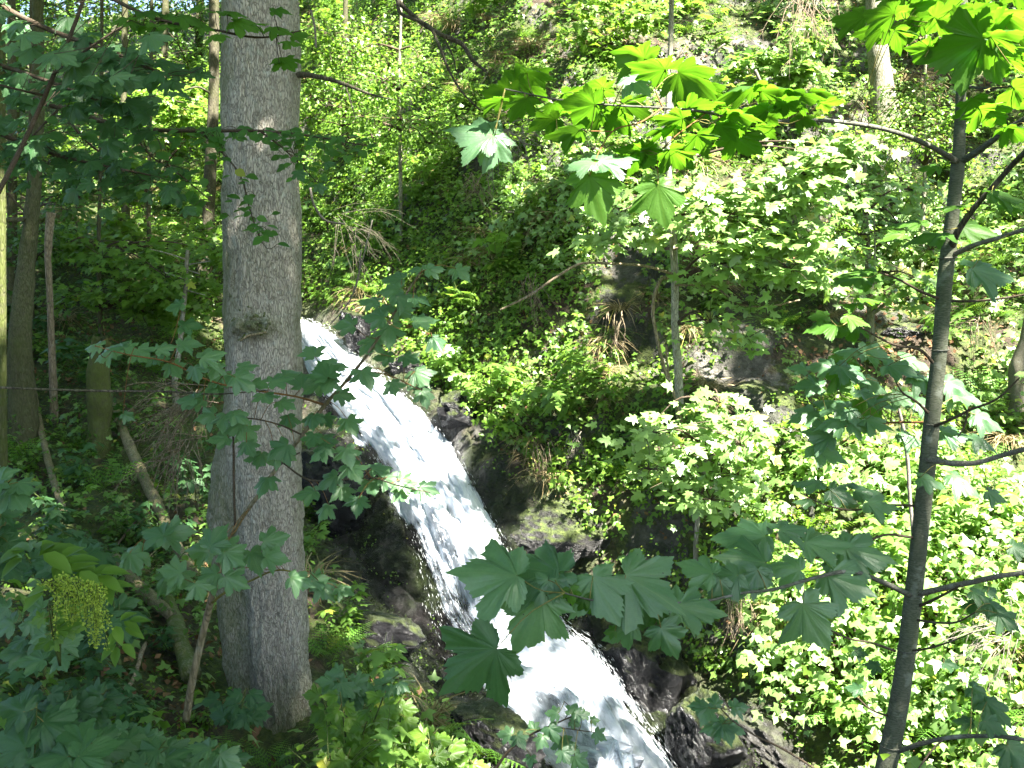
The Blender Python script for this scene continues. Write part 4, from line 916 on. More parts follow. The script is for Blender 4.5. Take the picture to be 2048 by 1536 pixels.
# ------------------------------------------------------------------ left young maple before the big trunk
lm = Woody('young_maple', 'thin leaning young maple with bluish green leaves before big trunk', 'tree', V3(378, 1418, 3.9))
LMB = [([(372,1440,3.95,16),(385,1360,3.9,16),(405,1270,3.9,15),(430,1170,3.85,14),(448,1100,3.85,12),(475,1050,3.8,9),(520,985,3.75,8.5),(565,920,3.75,8),(605,870,3.7,8),(650,810,3.7,7.5),(690,765,3.65,7),(730,715,3.6,6),(770,655,3.6,5),(805,600,3.55,4.5),(840,545,3.5,3.5)], 'log', 'trunk'),
 ([(470,1050,3.8,5),(468,980,3.8,5),(467,900,3.8,4.5),(466,840,3.8,3)], 'twig', 'branch'),
 ([(560,930,3.75,5),(580,915,3.7,5),(600,905,3.7,3)], 'twig', 'branch'),
 ([(430,1170,3.85,5),(400,1165,3.8,4.5),(360,1172,3.75,3.5),(320,1185,3.7,2.5)], 'stalk', 'branch'),
 ([(425,1205,3.85,6),(450,1185,3.8,5),(500,1162,3.8,4.5),(560,1140,3.75,3.5),(640,1165,3.7,2.5)], 'stalk', 'branch'),
 ([(650,810,3.7,5),(600,795,3.7,4),(540,785,3.65,4),(470,775,3.6,4),(410,758,3.55,4),(340,725,3.5,3.5),(250,708,3.45,2.6),(190,692,3.45,1.8)], 'redtwig', 'branch'),
 ([(605,870,3.7,4),(560,850,3.65,3.5),(510,838,3.6,3),(440,838,3.6,2)], 'twig', 'branch'),
 ([(565,925,3.75,4),(620,960,3.65,4),(680,960,3.6,3.5),(740,955,3.55,3),(800,972,3.5,2.5),(860,985,3.45,2)], 'twig', 'branch'),
 ([(690,765,3.65,4),(730,745,3.6,3.5),(780,752,3.55,2.5),(840,780,3.5,2)], 'redtwig', 'branch'),
 ([(770,655,3.6,3),(810,650,3.55,2.5),(860,668,3.5,2)], 'redtwig', 'branch'),
 ([(448,1100,3.85,5),(430,1080,3.8,4),(350,1060,3.75,3),(290,1075,3.7,2)], 'twig', 'branch')]
for k, (p, m, nm) in enumerate(LMB): lm.stem(p, m, nm, seed=20 + k, moss=.2 if nm == 'trunk' else 0, sides=12 if nm == 'trunk' else 7)
LML = [(187,689,175),(210,705,200),(233,689,150),(257,699,-40),(287,709,-50),(317,722,-60),(350,738,-50),(393,745,-70),(330,695,20),(377,685,20),(420,709,30),(430,739,-100),(450,765,-60),(493,732,10),(487,762,-30),(520,772,-30),(535,800,-60),(560,759,20),(427,780,-150),(373,795,170),(393,805,-160),(413,832,200),(450,842,-90),(480,832,-30),(497,865,-50),(440,878,190),(470,858,-140),
 (500,895,-60),(567,905,-20),(523,920,-90),(530,969,-110),(573,809,-30),(627,842,-90),(650,885,-80),(653,735,60),(620,700,120),(630,769,-150),(660,770,-100),(667,729,10),(733,755,-60),(787,775,-70),(690,790,-10),(625,839,-160),(703,850,-60),(697,909,-70),(640,905,-140),(657,959,-150),(760,932,20),(710,945,-60),(780,962,-30),(817,962,0),(807,985,-60),(857,978,-20),
 (717,1010,-90),(650,1020,-120),(613,985,-170),(833,529,140),(867,535,20),(923,545,-40),(787,555,170),(780,580,190),(813,599,-20),(767,615,190),(807,625,-40),(780,668,-90),(750,632,170),(690,650,175),(873,682,-50),(767,715,190),(823,719,-30),(842,755,-50),(849,792,-70),(740,690,-120),(600,1157,-10),(650,1175,-40),(690,1180,-20),(840,600,-20),(850,640,10),(740,600,170),(600,760,100),(580,740,60),(690,985,-60),(745,975,-70)]
auto_leaves(lm, LML, 3.55, 50, 'maple', .42, dY=.2, spread=15, L2=.22)
auto_leaves(lm, [(307,1066,160,60),(353,1067,10,62),(265,1112,-150,62),(268,1120,-60,50),(430,1078,60,60),(397,1100,175,55),(460,1095,-20,58),(467,1112,-30,56),(512,1118,-60,62),(547,1078,20,58),(550,1115,0,56),(417,1155,-150,55),(470,1160,-20,60),(343,1143,170,62),(330,1160,-120,56),(367,1155,-40,56),(255,830,-20,30),(640,1160,10,40),(400,1180,-60,50)], 3.6, 60, 'maple', .55, dY=.15, L2=.12)
auto_leaves(lm, [(380,650,10,50),(350,610,190,40),(645,740,120,50),(650,900,-90,46),(560,900,-140,46),(580,840,-70,46),(720,1000,0,40),(625,880,-100,56),(655,840,-60,44)], 3.6, 50, 'mapledark', .5)
lm.done('redtwig')
# grey wand crossing from the left edge
wa = simple_tree('fallen_wand', 'thin bare grey stick crossing level from the left edge', 'stick', [(-120,768,3.3,4),(0,775,3.3,4.6),(100,779,3.35,5),(220,782,3.4,5),(330,783,3.45,4),(430,788,3.5,3.5),(540,780,3.55,2)], 'barkdark', part='stick')

# small sprigs low in the picture
sg = Woody('maple_sprig', 'small maple sprig reaching over the white water at the bottom', 'seedling', V3(960, 1600, 3.7))
for p in [[(960,1600,3.7,7),(1020,1500,3.6,6),(1060,1470,3.55,4.5),(1100,1452,3.5,4),(1150,1430,3.5,3)], [(1100,1452,3.5,3),(1140,1458,3.45,2.5),(1190,1465,3.45,2)], [(1130,1438,3.5,2),(1140,1415,3.5,2),(1128,1402,3.5,1.4)]]: sg.stem(p, 'twig')
auto_leaves(sg, [(1105,1425,170,32),(1148,1420,60,30),(1172,1428,20,28),(1150,1445,-20,30),(1200,1470,-30,40),(1010,1468,170,38),(1040,1480,-60,38),(1065,1455,120,30),(1105,1465,-60,36),(1125,1488,-90,38),(1145,1495,-30,32),(1160,1428,-10,26),(1190,1440,0,26),(1080,1480,-120,34),(1130,1510,-60,32),(1160,1520,-40,40),(1060,1520,-100,36)], 3.5, 34, 'maple', .5, dY=.08)
sg.done()
sg = Woody('maple_sprig', 'lone maple twig with seven leaves over the sunlit grey rock', 'seedling', V3(1700, 1600, 3.1))
for p in [[(1720,1610,3.1,6),(1640,1545,3.1,5),(1560,1495,3.05,4.5),(1500,1465,3.0,4),(1455,1432,3.0,3),(1440,1415,3.0,2)]]: sg.stem(p, 'twig')
auto_leaves(sg, [(1395,1410,180,44),(1432,1402,80,44),(1480,1412,10,46),(1430,1450,190,50),(1450,1462,-70,46),(1470,1455,-20,44),(1410,1425,-120,40)], 3.0, 46, 'maple', .5, dY=.05)
sg.done()
print('saplings', round(time.time() - T0, 1))

# ------------------------------------------------------------------ trees, stumps and fallen wood further back
def foot(px, py): return float(hit(np.array([px], float), np.array([py], float))[0, 1])
def crown(root, sprays, tpl, mat, size, Y, dens=1.0, name='crown', face=.35, droop=.25, twigmat='twig', src=None):
    """sprays: (px, py, rx_px, rz_px, n[, Y])"""
    org = root.location; mb = MB(); tw = MB()
    for sp_ in sprays:
        a, b, rx, rz, n = sp_[:5]; y = sp_[5] if len(sp_) > 5 else Y + random.uniform(-.5, .5)
        c = W(a, b, y); k = y / FPX
        P = spray_leaves(mb, c, rx * k, rz * k, int(n * dens), tpl, size, ry=max(rx, 40) * k * .8, face=face, droop=droop)
        if src is not None:
            s0 = min(src, key=lambda q: (Vector(q) - Vector(c.tolist())).length)
            cc = Vector(c.tolist()); m = (Vector(s0) + cc) / 2 + Vector((0, 0, .12)); tube(tw, [s0, m, cc], [.018, .010, .004], 10, 5)
        for q in P[:: max(1, len(P) // 14)]: tube(tw, [c, (c + q) / 2 + np.array([0, 0, .03]), q], [.005, .0035, .0015], 5, 4)
    tag(mb.build(name, M[mat], root, org=org), kind='stuff')
    if tw.V: tag(tw.build('twigs', M[twigmat], root, org=org), kind='stuff')
def line3(pts): return [V3(a, b, c) for a, b, c, _ in pts]

# mossy young tree in the middle
p = [(1352,-400,9.7,9),(1345,-100,9.75,10),(1342,60,9.8,10),(1337,200,9.8,11),(1337,330,9.8,13),(1343,430,9.8,14),(1350,560,9.85,15),(1350,650,9.9,15),(1357,750,9.95,17),(1360,850,10,18),(1357,975,10,19),(1352,1040,10,22)]
t1 = simple_tree('mossy_young_tree', 'slim crooked mossy tree rising beside the dark cliff hollow in the middle', 'tree', p, 'paletree', moss=.2, bmat='log', branches=[
  [(1346,562,9.85,9),(1325,556,9.75,8),(1312,580,9.7,8),(1306,615,9.7,7),(1315,680,9.7,7),(1330,740,9.75,7),(1348,790,9.7,6),(1366,850,9.7,5),(1385,890,9.7,3)],
  [(1332,690,9.75,4),(1336,740,9.75,4),(1350,800,9.8,3),(1356,850,9.8,2)],
  [(1345,548,9.8,6),(1290,532,9.6,5.5),(1220,527,9.5,5.5),(1160,528,9.4,5),(1110,556,9.3,5),(1060,590,9.3,5),(1000,620,9.3,4)],
  [(1350,570,9.8,5),(1430,575,9.6,4.5),(1480,608,9.5,4.5),(1540,612,9.5,4),(1600,600,9.5,3)],
  [(1340,400,9.8,5),(1400,395,9.5,4),(1480,390,9.3,3)], [(1346,500,9.8,5),(1420,470,9.5,4),(1500,430,9.3,4),(1600,370,9.1,3),(1660,320,9.0,2)],
  [(1338,140,9.8,4),(1360,110,9.7,3),(1380,80,9.7,2)], [(1340,330,9.8,5),(1300,300,9.7,4),(1250,290,9.7,2)]], seed=1)
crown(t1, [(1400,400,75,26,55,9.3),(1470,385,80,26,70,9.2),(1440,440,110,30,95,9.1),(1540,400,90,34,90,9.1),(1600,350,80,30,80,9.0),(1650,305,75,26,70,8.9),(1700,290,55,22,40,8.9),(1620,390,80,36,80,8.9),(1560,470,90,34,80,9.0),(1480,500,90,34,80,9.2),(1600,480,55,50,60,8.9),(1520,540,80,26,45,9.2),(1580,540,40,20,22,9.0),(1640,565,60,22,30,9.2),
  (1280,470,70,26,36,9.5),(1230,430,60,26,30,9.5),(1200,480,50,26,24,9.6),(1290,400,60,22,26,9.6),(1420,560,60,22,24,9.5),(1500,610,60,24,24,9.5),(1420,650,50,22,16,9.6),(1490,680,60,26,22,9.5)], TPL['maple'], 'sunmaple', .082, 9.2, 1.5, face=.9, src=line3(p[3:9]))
# bright low maple at its foot
p = [(1420,800,9.2,5),(1415,900,9.2,7),(1400,1000,9.2,9),(1392,1080,9.2,10)]
t1b = simple_tree('low_maple_bush', 'bright sunlit maple bush below the slim mossy tree', 'bush', p, 'barkmid', branches=[[(1410,950,9.2,5),(1340,880,9.1,4),(1290,850,9.0,3)], [(1412,930,9.2,5),(1470,850,9.0,4),(1500,830,8.9,3)]], seed=2)
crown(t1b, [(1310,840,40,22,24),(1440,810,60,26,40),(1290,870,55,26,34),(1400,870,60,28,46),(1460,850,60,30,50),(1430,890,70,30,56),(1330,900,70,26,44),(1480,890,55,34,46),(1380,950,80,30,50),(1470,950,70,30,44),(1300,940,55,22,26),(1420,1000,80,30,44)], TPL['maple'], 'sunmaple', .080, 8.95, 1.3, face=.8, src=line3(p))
p = [(1746,-400,14,36),(1748,-100,14,36),(1750,0,14,36),(1756,100,14,38),(1762,160,14,41),(1768,215,14,50)]
t2 = simple_tree('pale_trunk_tree', 'pale grey trunk with mossy left edge high on the right bank', 'tree', p, 'barkmid', moss=.2, seed=4)
p = [(1728,330,10.7,8),(1731,430,10.7,10),(1735,500,10.7,12),(1738,570,10.7,12),(1741,625,10.7,15),(1740,700,10.65,17),(1740,720,10.6,20)]
t3 = simple_tree('mossy_forked_tree', 'thin mossy tree with a curved fork standing on brown leaf litter', 'tree', p, 'barkmid', moss=.6, branches=[[(1742,630,10.7,9),(1765,612,10.6,8),(1785,590,10.5,7),(1795,560,10.5,6),(1793,530,10.5,4)], [(1738,615,10.7,6),(1722,595,10.6,5),(1716,570,10.6,3)], [(1748,560,10.6,5),(1750,500,10.6,4),(1748,430,10.6,3)]], seed=5)
crown(t3, [(1680,560,60,26,40),(1760,590,60,20,30),(1820,600,50,24,40),(1700,520,50,26,34),(1790,560,50,22,30),(1840,560,50,30,30),(1720,470,70,30,44),(1800,450,70,34,50),(1860,500,60,30,40),(1740,380,70,30,40),(1830,380,60,34,40)], TPL['maple'], 'midmaple', .07, 10.3, 1.2, face=.8, src=line3(p[:5]))
def stump(label, pts, mat, moss, seed, jag=.3, name='stump'):
    root = thing(name, label, 'stump', V3(*pts[-1][:3])); mb = MB()
    trunk_px(mb, rooted(pts), 34, 26, .22, seed, moss)
    V = mb.V[0]; top = V[:, 2].max(); m = V[:, 2] > top - .12
    V[m, 2] += jag * .3 * fbm(V[m] * 18, 2, seed)
    mb.build('stump_wood', M[mat], root, org=root.location); return root
stump('green moss covered stump at the foot of the right cliff', [(1800,545,12,44),(1806,580,11.9,52),(1812,615,11.8,66),(1818,650,11.7,84)], 'barkmid', 1.0, 41)
stump('bleached broken stump glaring in the sun at the right edge', [(2062,600,9.8,16),(2058,640,9.8,20),(2050,690,9.8,28),(2042,730,9.8,38)], 'deadtwig', .2, 43, .6)
stump('short brown broken stump in the shade left of big trunk', [(204,690,10.3,36),(200,720,10.3,38),(196,745,10.3,42)], 'barkdark', .6, 45, .6)
# left side trunks
p = [(432,-400,15,16),(428,0,15,19),(427,200,15,21),(420,350,15,23),(414,500,15,25),(402,600,14.9,32),(398,650,14.8,40)]
t4 = simple_tree('background_tree', 'sunlit brown trunk just left of the big grey trunk', 'tree', p, 'barkdark', moss=.1, seed=6, branches=[[(425,190,15,6),(400,175,14.8,4),(370,180,14.5,3)]])
p = [(80,-400,10.4,18),(76,0,10.4,20),(74,300,10.4,24),(66,400,10.4,27),(56,500,10.4,32),(46,600,10.3,38),(40,690,10.2,46)]
t5 = simple_tree('background_tree', 'dark trunk with warm lit right side near the left edge', 'tree', p, 'barkdark', moss=.3, seed=7, branches=[[(60,438,10.4,9),(20,440,10.2,9),(-60,436,10,8)]])
p = [(2,-400,7,13),(3,0,7,14),(4,400,7,15),(6,800,7,15),(8,960,7,17)]
t6 = simple_tree('background_tree', 'thin mossy trunk cut by the left edge of the view', 'tree', p, 'barkdark', moss=.6, seed=8)
p = [(22,-200,13,14),(24,200,13,16),(25,400,13,18),(22,560,13,20),(20,700,12.6,24)]
t7 = simple_tree('background_tree', 'dim slim trunk between the two leftmost trunks', 'tree', p, 'barkdark', moss=.2, seed=9)
p = [(102,425,11,18),(98,470,11,15),(96,520,11,13),(98,560,11,12)]
simple_tree('dead_stub', 'short reddish upright stub under the mossy fallen log', 'stump', p, 'log', part='stump_wood', seed=10)
p = [(375,500,12,7),(372,560,12,8),(365,640,12,9),(358,700,11.9,10),(350,760,11.6,12)]
t8 = simple_tree('spruce_pole', 'thin young spruce pole with level dead twigs left of big trunk', 'tree', p, 'barkmid', seed=11, branches=[[(374,520,12,3),(340,508,11.8,2.5),(300,498,11.7,2)],[(374,530,12,3),(420,522,11.8,2)],[(372,560,12,3),(330,545,11.8,2)],[(370,580,12,3),(410,590,11.8,2)],[(374,540,12,3),(400,548,11.8,2)]])
p = [(185,-60,3.6,7),(160,20,3.6,7.5),(120,120,3.6,8),(80,215,3.6,9),(40,300,3.55,9.5),(0,378,3.5,10),(-60,480,3.5,11)]
t9 = simple_tree('leaning_stem', 'leaning bare stem crossing the top left corner', 'tree', p, 'twig', seed=12, branches=[[(85,190,3.6,5),(40,180,3.5,4.5),(-20,165,3.5,4)], [(105,150,3.6,6),(180,95,3.5,5),(240,55,3.5,4)]])
def fallen(label, pts, mat, moss, seed, name='fallen_log', lay=True):
    if lay:
        q = []
        for a, b, Y, wd in pts:
            h = float(hit(np.array([a], float), np.array([b + wd * .5], float))[0, 1]); q.append((a, b, min(h - .02, 60) , wd))
        ys = np.array([x[2] for x in q]); ys = np.polyval(np.polyfit(range(len(ys)), ys, 1), range(len(ys))); mn = min(0, min(x[2] - y for x, y in zip(q, ys)))
        pts = [(a, b, float(y) + mn * .5 - .1, wd) for (a, b, _, wd), y in zip(q, ys)]
    root = thing(name, label, 'log', V3(*pts[0][:3])); mb = MB(); trunk_px(mb, pts, len(pts) * 10, 14, .16, seed, moss); mb.build('log_wood', M[mat], root, org=root.location); return root
fallen('mossy log lying slanted behind the left trunks', [(40,470,12.5,20),(90,428,12.4,24),(170,440,12.2,27),(250,466,12.1,24),(330,484,12,18),(380,500,12,12)], 'log', .6, 51)
fallen('darker lower log parallel to the mossy slanted log', [(60,505,12.3,18),(180,510,12.1,20),(300,520,12,18),(420,520,12,14)], 'log', .5, 52)
fallen('thin leaning dead pole in the dark at far left', [(58,735,7.4,10),(68,790,7.3,12),(84,870,7.2,13),(104,950,7.1,14),(128,1025,7,14)], 'log', .2, 53)
fallen('barkless pole leaning right through the shaded hollow', [(226,812,7.8,17),(250,870,7.7,20),(285,950,7.6,22),(318,1015,7.5,22),(350,1085,7.4,20),(390,1150,7.3,16)], 'log', .3, 54)
fallen('brown rotting log half hidden under leaves left of big trunk', [(232,1118,6.6,22),(262,1160,6.5,28),(300,1195,6.4,28),(340,1230,6.4,24)], 'log', .3, 55)
fallen('mossy leaning root beside the foot of big trunk', [(335,1200,6.3,28),(348,1240,6.25,32),(362,1290,6.2,36),(384,1350,6.1,42)], 'barkmid', .8, 56)
fallen('pale bare forked stick lying on the litter at lower left', [(228,1380,5.0,5),(262,1366,5.0,8),(285,1300,5.1,9),(292,1285,5.1,6)], 'log', 0, 57, 'fallen_stick')
fallen('sunlit white stick lying behind leaves at far left', [(0,250,9,5),(25,243,9,6),(60,236,9,4)], 'deadtwig', 0, 58, 'fallen_stick')
fallen('thin grey stick lying across leaves at lower left', [(190,1140,4.4,4),(230,1095,4.4,5),(270,1045,4.4,4),(290,1035,4.4,3)], 'twig', 0, 59, 'fallen_stick')

# bare branches and dead twig fans
def deadfan(label, px, py, Y, Lpx, n, a0, a1, mat='deadtwig', seed=0, cat='branch', w0=1.9):
    n = int(n * 1.5); rr = random.Random(seed); c = V3(px, py, Y); root = thing('dead_branch', label, cat, c); mb = MB(); k = Y / FPX
    for i in range(n):
        a = math.radians(rr.uniform(a0, a1)); L = Lpx * k * rr.uniform(.5, 1); d = Vector((math.cos(a), rr.uniform(-.5, .2), math.sin(a)))
        c0 = c + Vector((rr.uniform(-.3, .3) * L, rr.uniform(-.1, .1), rr.uniform(-.15, .25) * L)); e = c0 + d * L + Vector((rr.uniform(-.2, .2) * L, 0, -.3 * L * rr.random())); m = c0 + d * L * .5 + Vector((rr.uniform(-.1, .1) * L, 0, rr.uniform(-.12, .12) * L))
        tube(mb, [c0, m, e], [w0 * k * .5, w0 * k * .35, w0 * k * .12], 8, 4)
        for j in range(5):
            f = rr.uniform(.3, .95); q = c0.lerp(m, f * 2) if f < .5 else m.lerp(e, f * 2 - 1); d2 = (d + Vector((rr.uniform(-.8, .8), rr.uniform(-.5, .3), rr.uniform(-1.0, .5)))).normalized() * L * rr.uniform(.15, .4)
            tube(mb, [q, q + d2 * .6, q + d2 + Vector((0, 0, -.03))], [w0 * k * .22, w0 * k * .16, w0 * k * .08], 5, 4)
    tag(mb.build('twigs', M[mat], root, org=root.location), kind='stuff')
deadfan('grey fan of dead twigs under the hanging leaf near the top centre', 1020, 270, 12.0, 110, 16, -120, 10, seed=1)
deadfan('grey dead twigs tangled right of the fan at top centre', 1110, 240, 12.2, 130, 11, -50, 0, seed=2)
deadfan('dead grey brush hanging over the gorge right of big trunk', 690, 450, 12.0, 120, 13, -100, 20, 'barkdark', seed=3, w0=1.3)
deadfan('drooping dry roots and twigs high on the right cliff', 1610, 0, 12.5, 130, 18, -130, -50, 'log', seed=4)
deadfan('sunlit dry twig tangle at the lower right edge', 2010, 1270, 6.8, 120, 22, 60, 260, seed=5)
deadfan('bare dry stalks beside the bleached stump', 1960, 640, 10.0, 90, 10, 180, 330, 'log', seed=6)
deadfan('thin dry stalks hanging over the shaded bank above the pale rock', 1470, 1200, 8.4, 90, 12, -110, -50, 'log', seed=7)
deadfan('shaded dead spruce twigs left of the big trunk', 400, 800, 7.6, 150, 22, 150, 260, 'log', seed=8, w0=2.4)
deadfan('thin dead twigs low in the shade left of big trunk', 370, 900, 7.6, 130, 16, 180, 290, 'log', seed=9, w0=2.2)
deadfan('dry stalks on the rock right of the waterfall foot', 1150, 870, 10.2, 60, 10, -120, -40, seed=10)
def bare(label, lines, mat, seed=0):
    root = thing('bare_branch', label, 'branch', V3(*lines[0][0][:3]))
    for k, l in enumerate(lines):
        mb = MB(); trunk_px(mb, l, len(l) * 8, 8, .12, seed + k); mb.build('branch', M[mat], root, org=root.location)
deadfan('dry hanging stalks in the dark hollow left of the slim mossy tree', 1230, 640, 10.6, 90, 8, -110, -60, 'log', seed=21, w0=1.3)
deadfan('brown twigs and roots hanging from the ledge at the centre', 1060, 560, 11.4, 90, 9, -120, -50, 'log', seed=22, w0=1.3)
deadfan('dry stems hanging over the dark rock right of the falls', 1080, 900, 10.2, 80, 8, -110, -60, 'log', seed=23, w0=1.3)
deadfan('bare twigs under the dark overhang near the top centre', 950, 360, 12.6, 80, 9, -140, -40, 'log', seed=24, w0=1.3)
bare('two dark bare branches drooping from the top edge', [[(770,-80,7.6,10),(795,0,7.5,9),(830,35,7.5,9),(880,68,7.4,9),(925,90,7.4,9),(945,120,7.35,8),(972,143,7.3,5)], [(795,0,7.5,7),(800,25,7.4,7),(860,55,7.35,7),(880,95,7.3,6),(900,145,7.3,5),(925,185,7.25,4),(960,220,7.2,3)], [(893,85,7.4,4),(905,110,7.4,3),(912,140,7.4,3)]], 'barkdark', 60)
bare('curved bare twig hanging below leaves right of the big trunk', [[(622,20,5.8,4),(630,60,5.8,4.5),(632,95,5.8,4)], [(620,375,6.5,5),(628,410,6.5,5),(650,440,6.5,4.5),(690,448,6.5,3.5)]], 'deadtwig', 63)
bare('long thin twig hanging in front of the gorge bank', [[(722,500,9,3),(715,560,9,4),(700,600,9,3),(660,650,9,2)], [(715,560,9,2.5),(730,500,9,3),(745,440,9,2)]], 'deadtwig', 65)
bare('upright bare stem low between the slim tree and the right sapling', [[(1790,790,6.5,6),(1805,850,6.5,7),(1815,920,6.5,8),(1820,1000,6.5,8),(1828,1080,6.5,9)]], 'deadtwig', 67)
bare('pale dry stick in the sun high on the cliff', [[(1510,140,12,6),(1525,170,12,6),(1540,190,12,4)],[(1450,88,12.2,4),(1435,100,12.2,4),(1425,120,12.2,3)]], 'deadtwig', 69)
print('wood', round(time.time() - T0, 1))

# ------------------------------------------------------------------ left boughs: beech and maple leaves in the shade
def bough_leaves(wd, line, Y0, n, L, mat, spread_px, kind, face=.35, droopang=-60, dY=.3):
    A = np.array([(a, b, y) for a, b, y, _ in line], float); tt = np.linspace(0, 1, len(A))
    for k in range(n):
        t = random.random() ** .8; a = np.interp(t, tt, A[:, 0]); b = np.interp(t, tt, A[:, 1]); y = np.interp(t, tt, A[:, 2])
        off = random.gauss(0, spread_px); dn = abs(random.gauss(0, spread_px * .8)) - spread_px * .35
        ang = random.choice([-150, -120, -60, -30, -20, -160, 10, 170]) + random.uniform(-25, 25)
        wd.leaf(a + off, b + dn, y + random.uniform(-dY, dY), ang, L * random.uniform(.75, 1.25), face + random.uniform(-.15, .25), mat, lean=random.uniform(-.3, .4), kind=kind, stalk=(k % 2 == 0), roll=random.uniform(-.5, .5))
be = Woody('beech_bough', 'leafy green beech bough reaching level across the big trunk', 'branch', V3(-200, 60, 4.6))
l1 = [(-200,60,4.6,16),(-40,150,4.6,14),(120,215,4.6,11),(260,255,4.5,9),(400,262,4.45,7),(520,262,4.4,6),(620,272,4.35,4),(735,292,4.3,2)]
l2 = [(400,262,4.45,5),(440,300,4.4,4),(480,350,4.4,3),(500,420,4.4,2.5),(520,480,4.4,2)]
l3 = [(520,262,4.4,4),(570,300,4.35,3),(600,330,4.3,2),(640,370,4.3,1.5)]
l4 = [(260,255,4.5,5),(300,310,4.45,4),(360,350,4.4,3),(420,400,4.4,2)]
l5 = [(120,215,4.6,6),(170,280,4.55,5),(240,330,4.5,4),(320,370,4.45,3)]
l6 = [(120,215,4.6,5),(60,280,4.6,4),(30,330,4.6,3)]
for k, l in enumerate((l1, l2, l3, l4, l5, l6)): be.stem(l, 'twig', seed=70 + k)
bough_leaves(be, l1[2:], 4.5, 170, 22, 'beech', 22, HB); bough_leaves(be, l2, 4.4, 50, 22, 'beech', 16, HB); bough_leaves(be, l3, 4.3, 40, 18, 'beech', 18, HB)
bough_leaves(be, l4, 4.4, 44, 28, 'beech', 24, HB); bough_leaves(be, l5, 4.5, 60, 28, 'beech', 30, HB); bough_leaves(be, l6, 4.6, 26, 28, 'beech', 30, HB)
be.done('twig')
db = Woody('shady_maple_bough', 'dark maple bough filling the upper left corner', 'branch', V3(-300, -150, 3.9))
m1 = [(-300,-150,3.9,18),(-60,-20,3.8,13),(100,60,3.7,10),(240,110,3.6,7),(330,150,3.5,4)]
m2 = [(-300,0,4.2,14),(-60,110,4.1,10),(60,150,4.0,8),(170,190,3.9,6),(260,230,3.9,3)]
m3 = [(100,-100,3.6,10),(230,0,3.4,8),(330,42,3.3,6),(430,60,3.3,5),(520,75,3.3,4),(610,60,3.3,2)]
m4 = [(-200,200,4.4,12),(-20,260,4.3,9),(80,300,4.3,7),(200,330,4.2,5),(300,350,4.2,3)]
for k, l in enumerate((m1, m2, m3, m4)): db.stem(l, 'twig', seed=80 + k)
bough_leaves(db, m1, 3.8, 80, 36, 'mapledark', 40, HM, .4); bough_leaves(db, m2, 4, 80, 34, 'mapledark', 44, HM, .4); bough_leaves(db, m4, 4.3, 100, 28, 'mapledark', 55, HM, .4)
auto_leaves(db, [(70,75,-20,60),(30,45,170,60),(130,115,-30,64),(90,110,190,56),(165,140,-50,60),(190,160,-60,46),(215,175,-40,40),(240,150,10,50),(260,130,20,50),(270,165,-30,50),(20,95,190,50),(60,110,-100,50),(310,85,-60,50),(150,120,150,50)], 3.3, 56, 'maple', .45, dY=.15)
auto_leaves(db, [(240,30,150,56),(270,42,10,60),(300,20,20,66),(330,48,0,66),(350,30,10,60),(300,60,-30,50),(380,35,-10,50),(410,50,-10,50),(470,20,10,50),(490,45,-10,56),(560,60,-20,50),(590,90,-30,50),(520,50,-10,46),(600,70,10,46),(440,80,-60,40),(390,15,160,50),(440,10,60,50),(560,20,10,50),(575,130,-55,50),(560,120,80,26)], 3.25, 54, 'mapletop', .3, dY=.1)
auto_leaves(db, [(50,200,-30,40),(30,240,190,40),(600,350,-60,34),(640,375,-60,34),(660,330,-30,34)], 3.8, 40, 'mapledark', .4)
db.done('twig')
# foreground leafy plants, lower left and bottom
def leafy_plant(name, label, px, py, Y, hpx, nstem, mat, L, seed, group=None, spread=1.0, hid=.35, cat='plant', nl=7, face=.45, kind=HM):
    rr = random.Random(seed); base = V3(px, py, Y); wd = Woody(name, label, cat, base, group)
    for s_ in range(nstem):
        a = math.radians(rr.uniform(35, 145)); h = hpx * rr.uniform(.6, 1)
        ex, ey = px + h * math.cos(a) * spread, py - h * math.sin(a); yy = Y + rr.uniform(-.35, .25)
        l = [(px, py, Y, 6), ((px * 2 + ex) / 3 + rr.uniform(-8, 8), (py * 2 + ey) / 3, (Y * 2 + yy) / 3, 5), (ex, ey, yy, 2.5)]
        wd.stem(l, 'greenstem', 'stem', 6, seed=seed + s_, n=9)
        for k in range(nl):
            t = .35 + .65 * (k + .5) / nl; x = px + (ex - px) * t; y = py + (ey - py) * t; sgn = 1 if k % 2 else -1
            d = L * .45; ag = (0 if sgn > 0 else 180) + rr.uniform(-50, 40) * sgn * -1 - 15 * sgn
            wd.leaf(x + sgn * d * rr.uniform(.3, 1), y + rr.uniform(-.2, .5) * L * .5, Y + (yy - Y) * t + rr.uniform(-.12, .12), ag, L * rr.uniform(.65, 1.15), face + rr.uniform(-.2, .25), mat, lean=rr.uniform(0, .5), roll=rr.uniform(-.4, .4), kind=kind)
    wd.done('stalk'); return wd
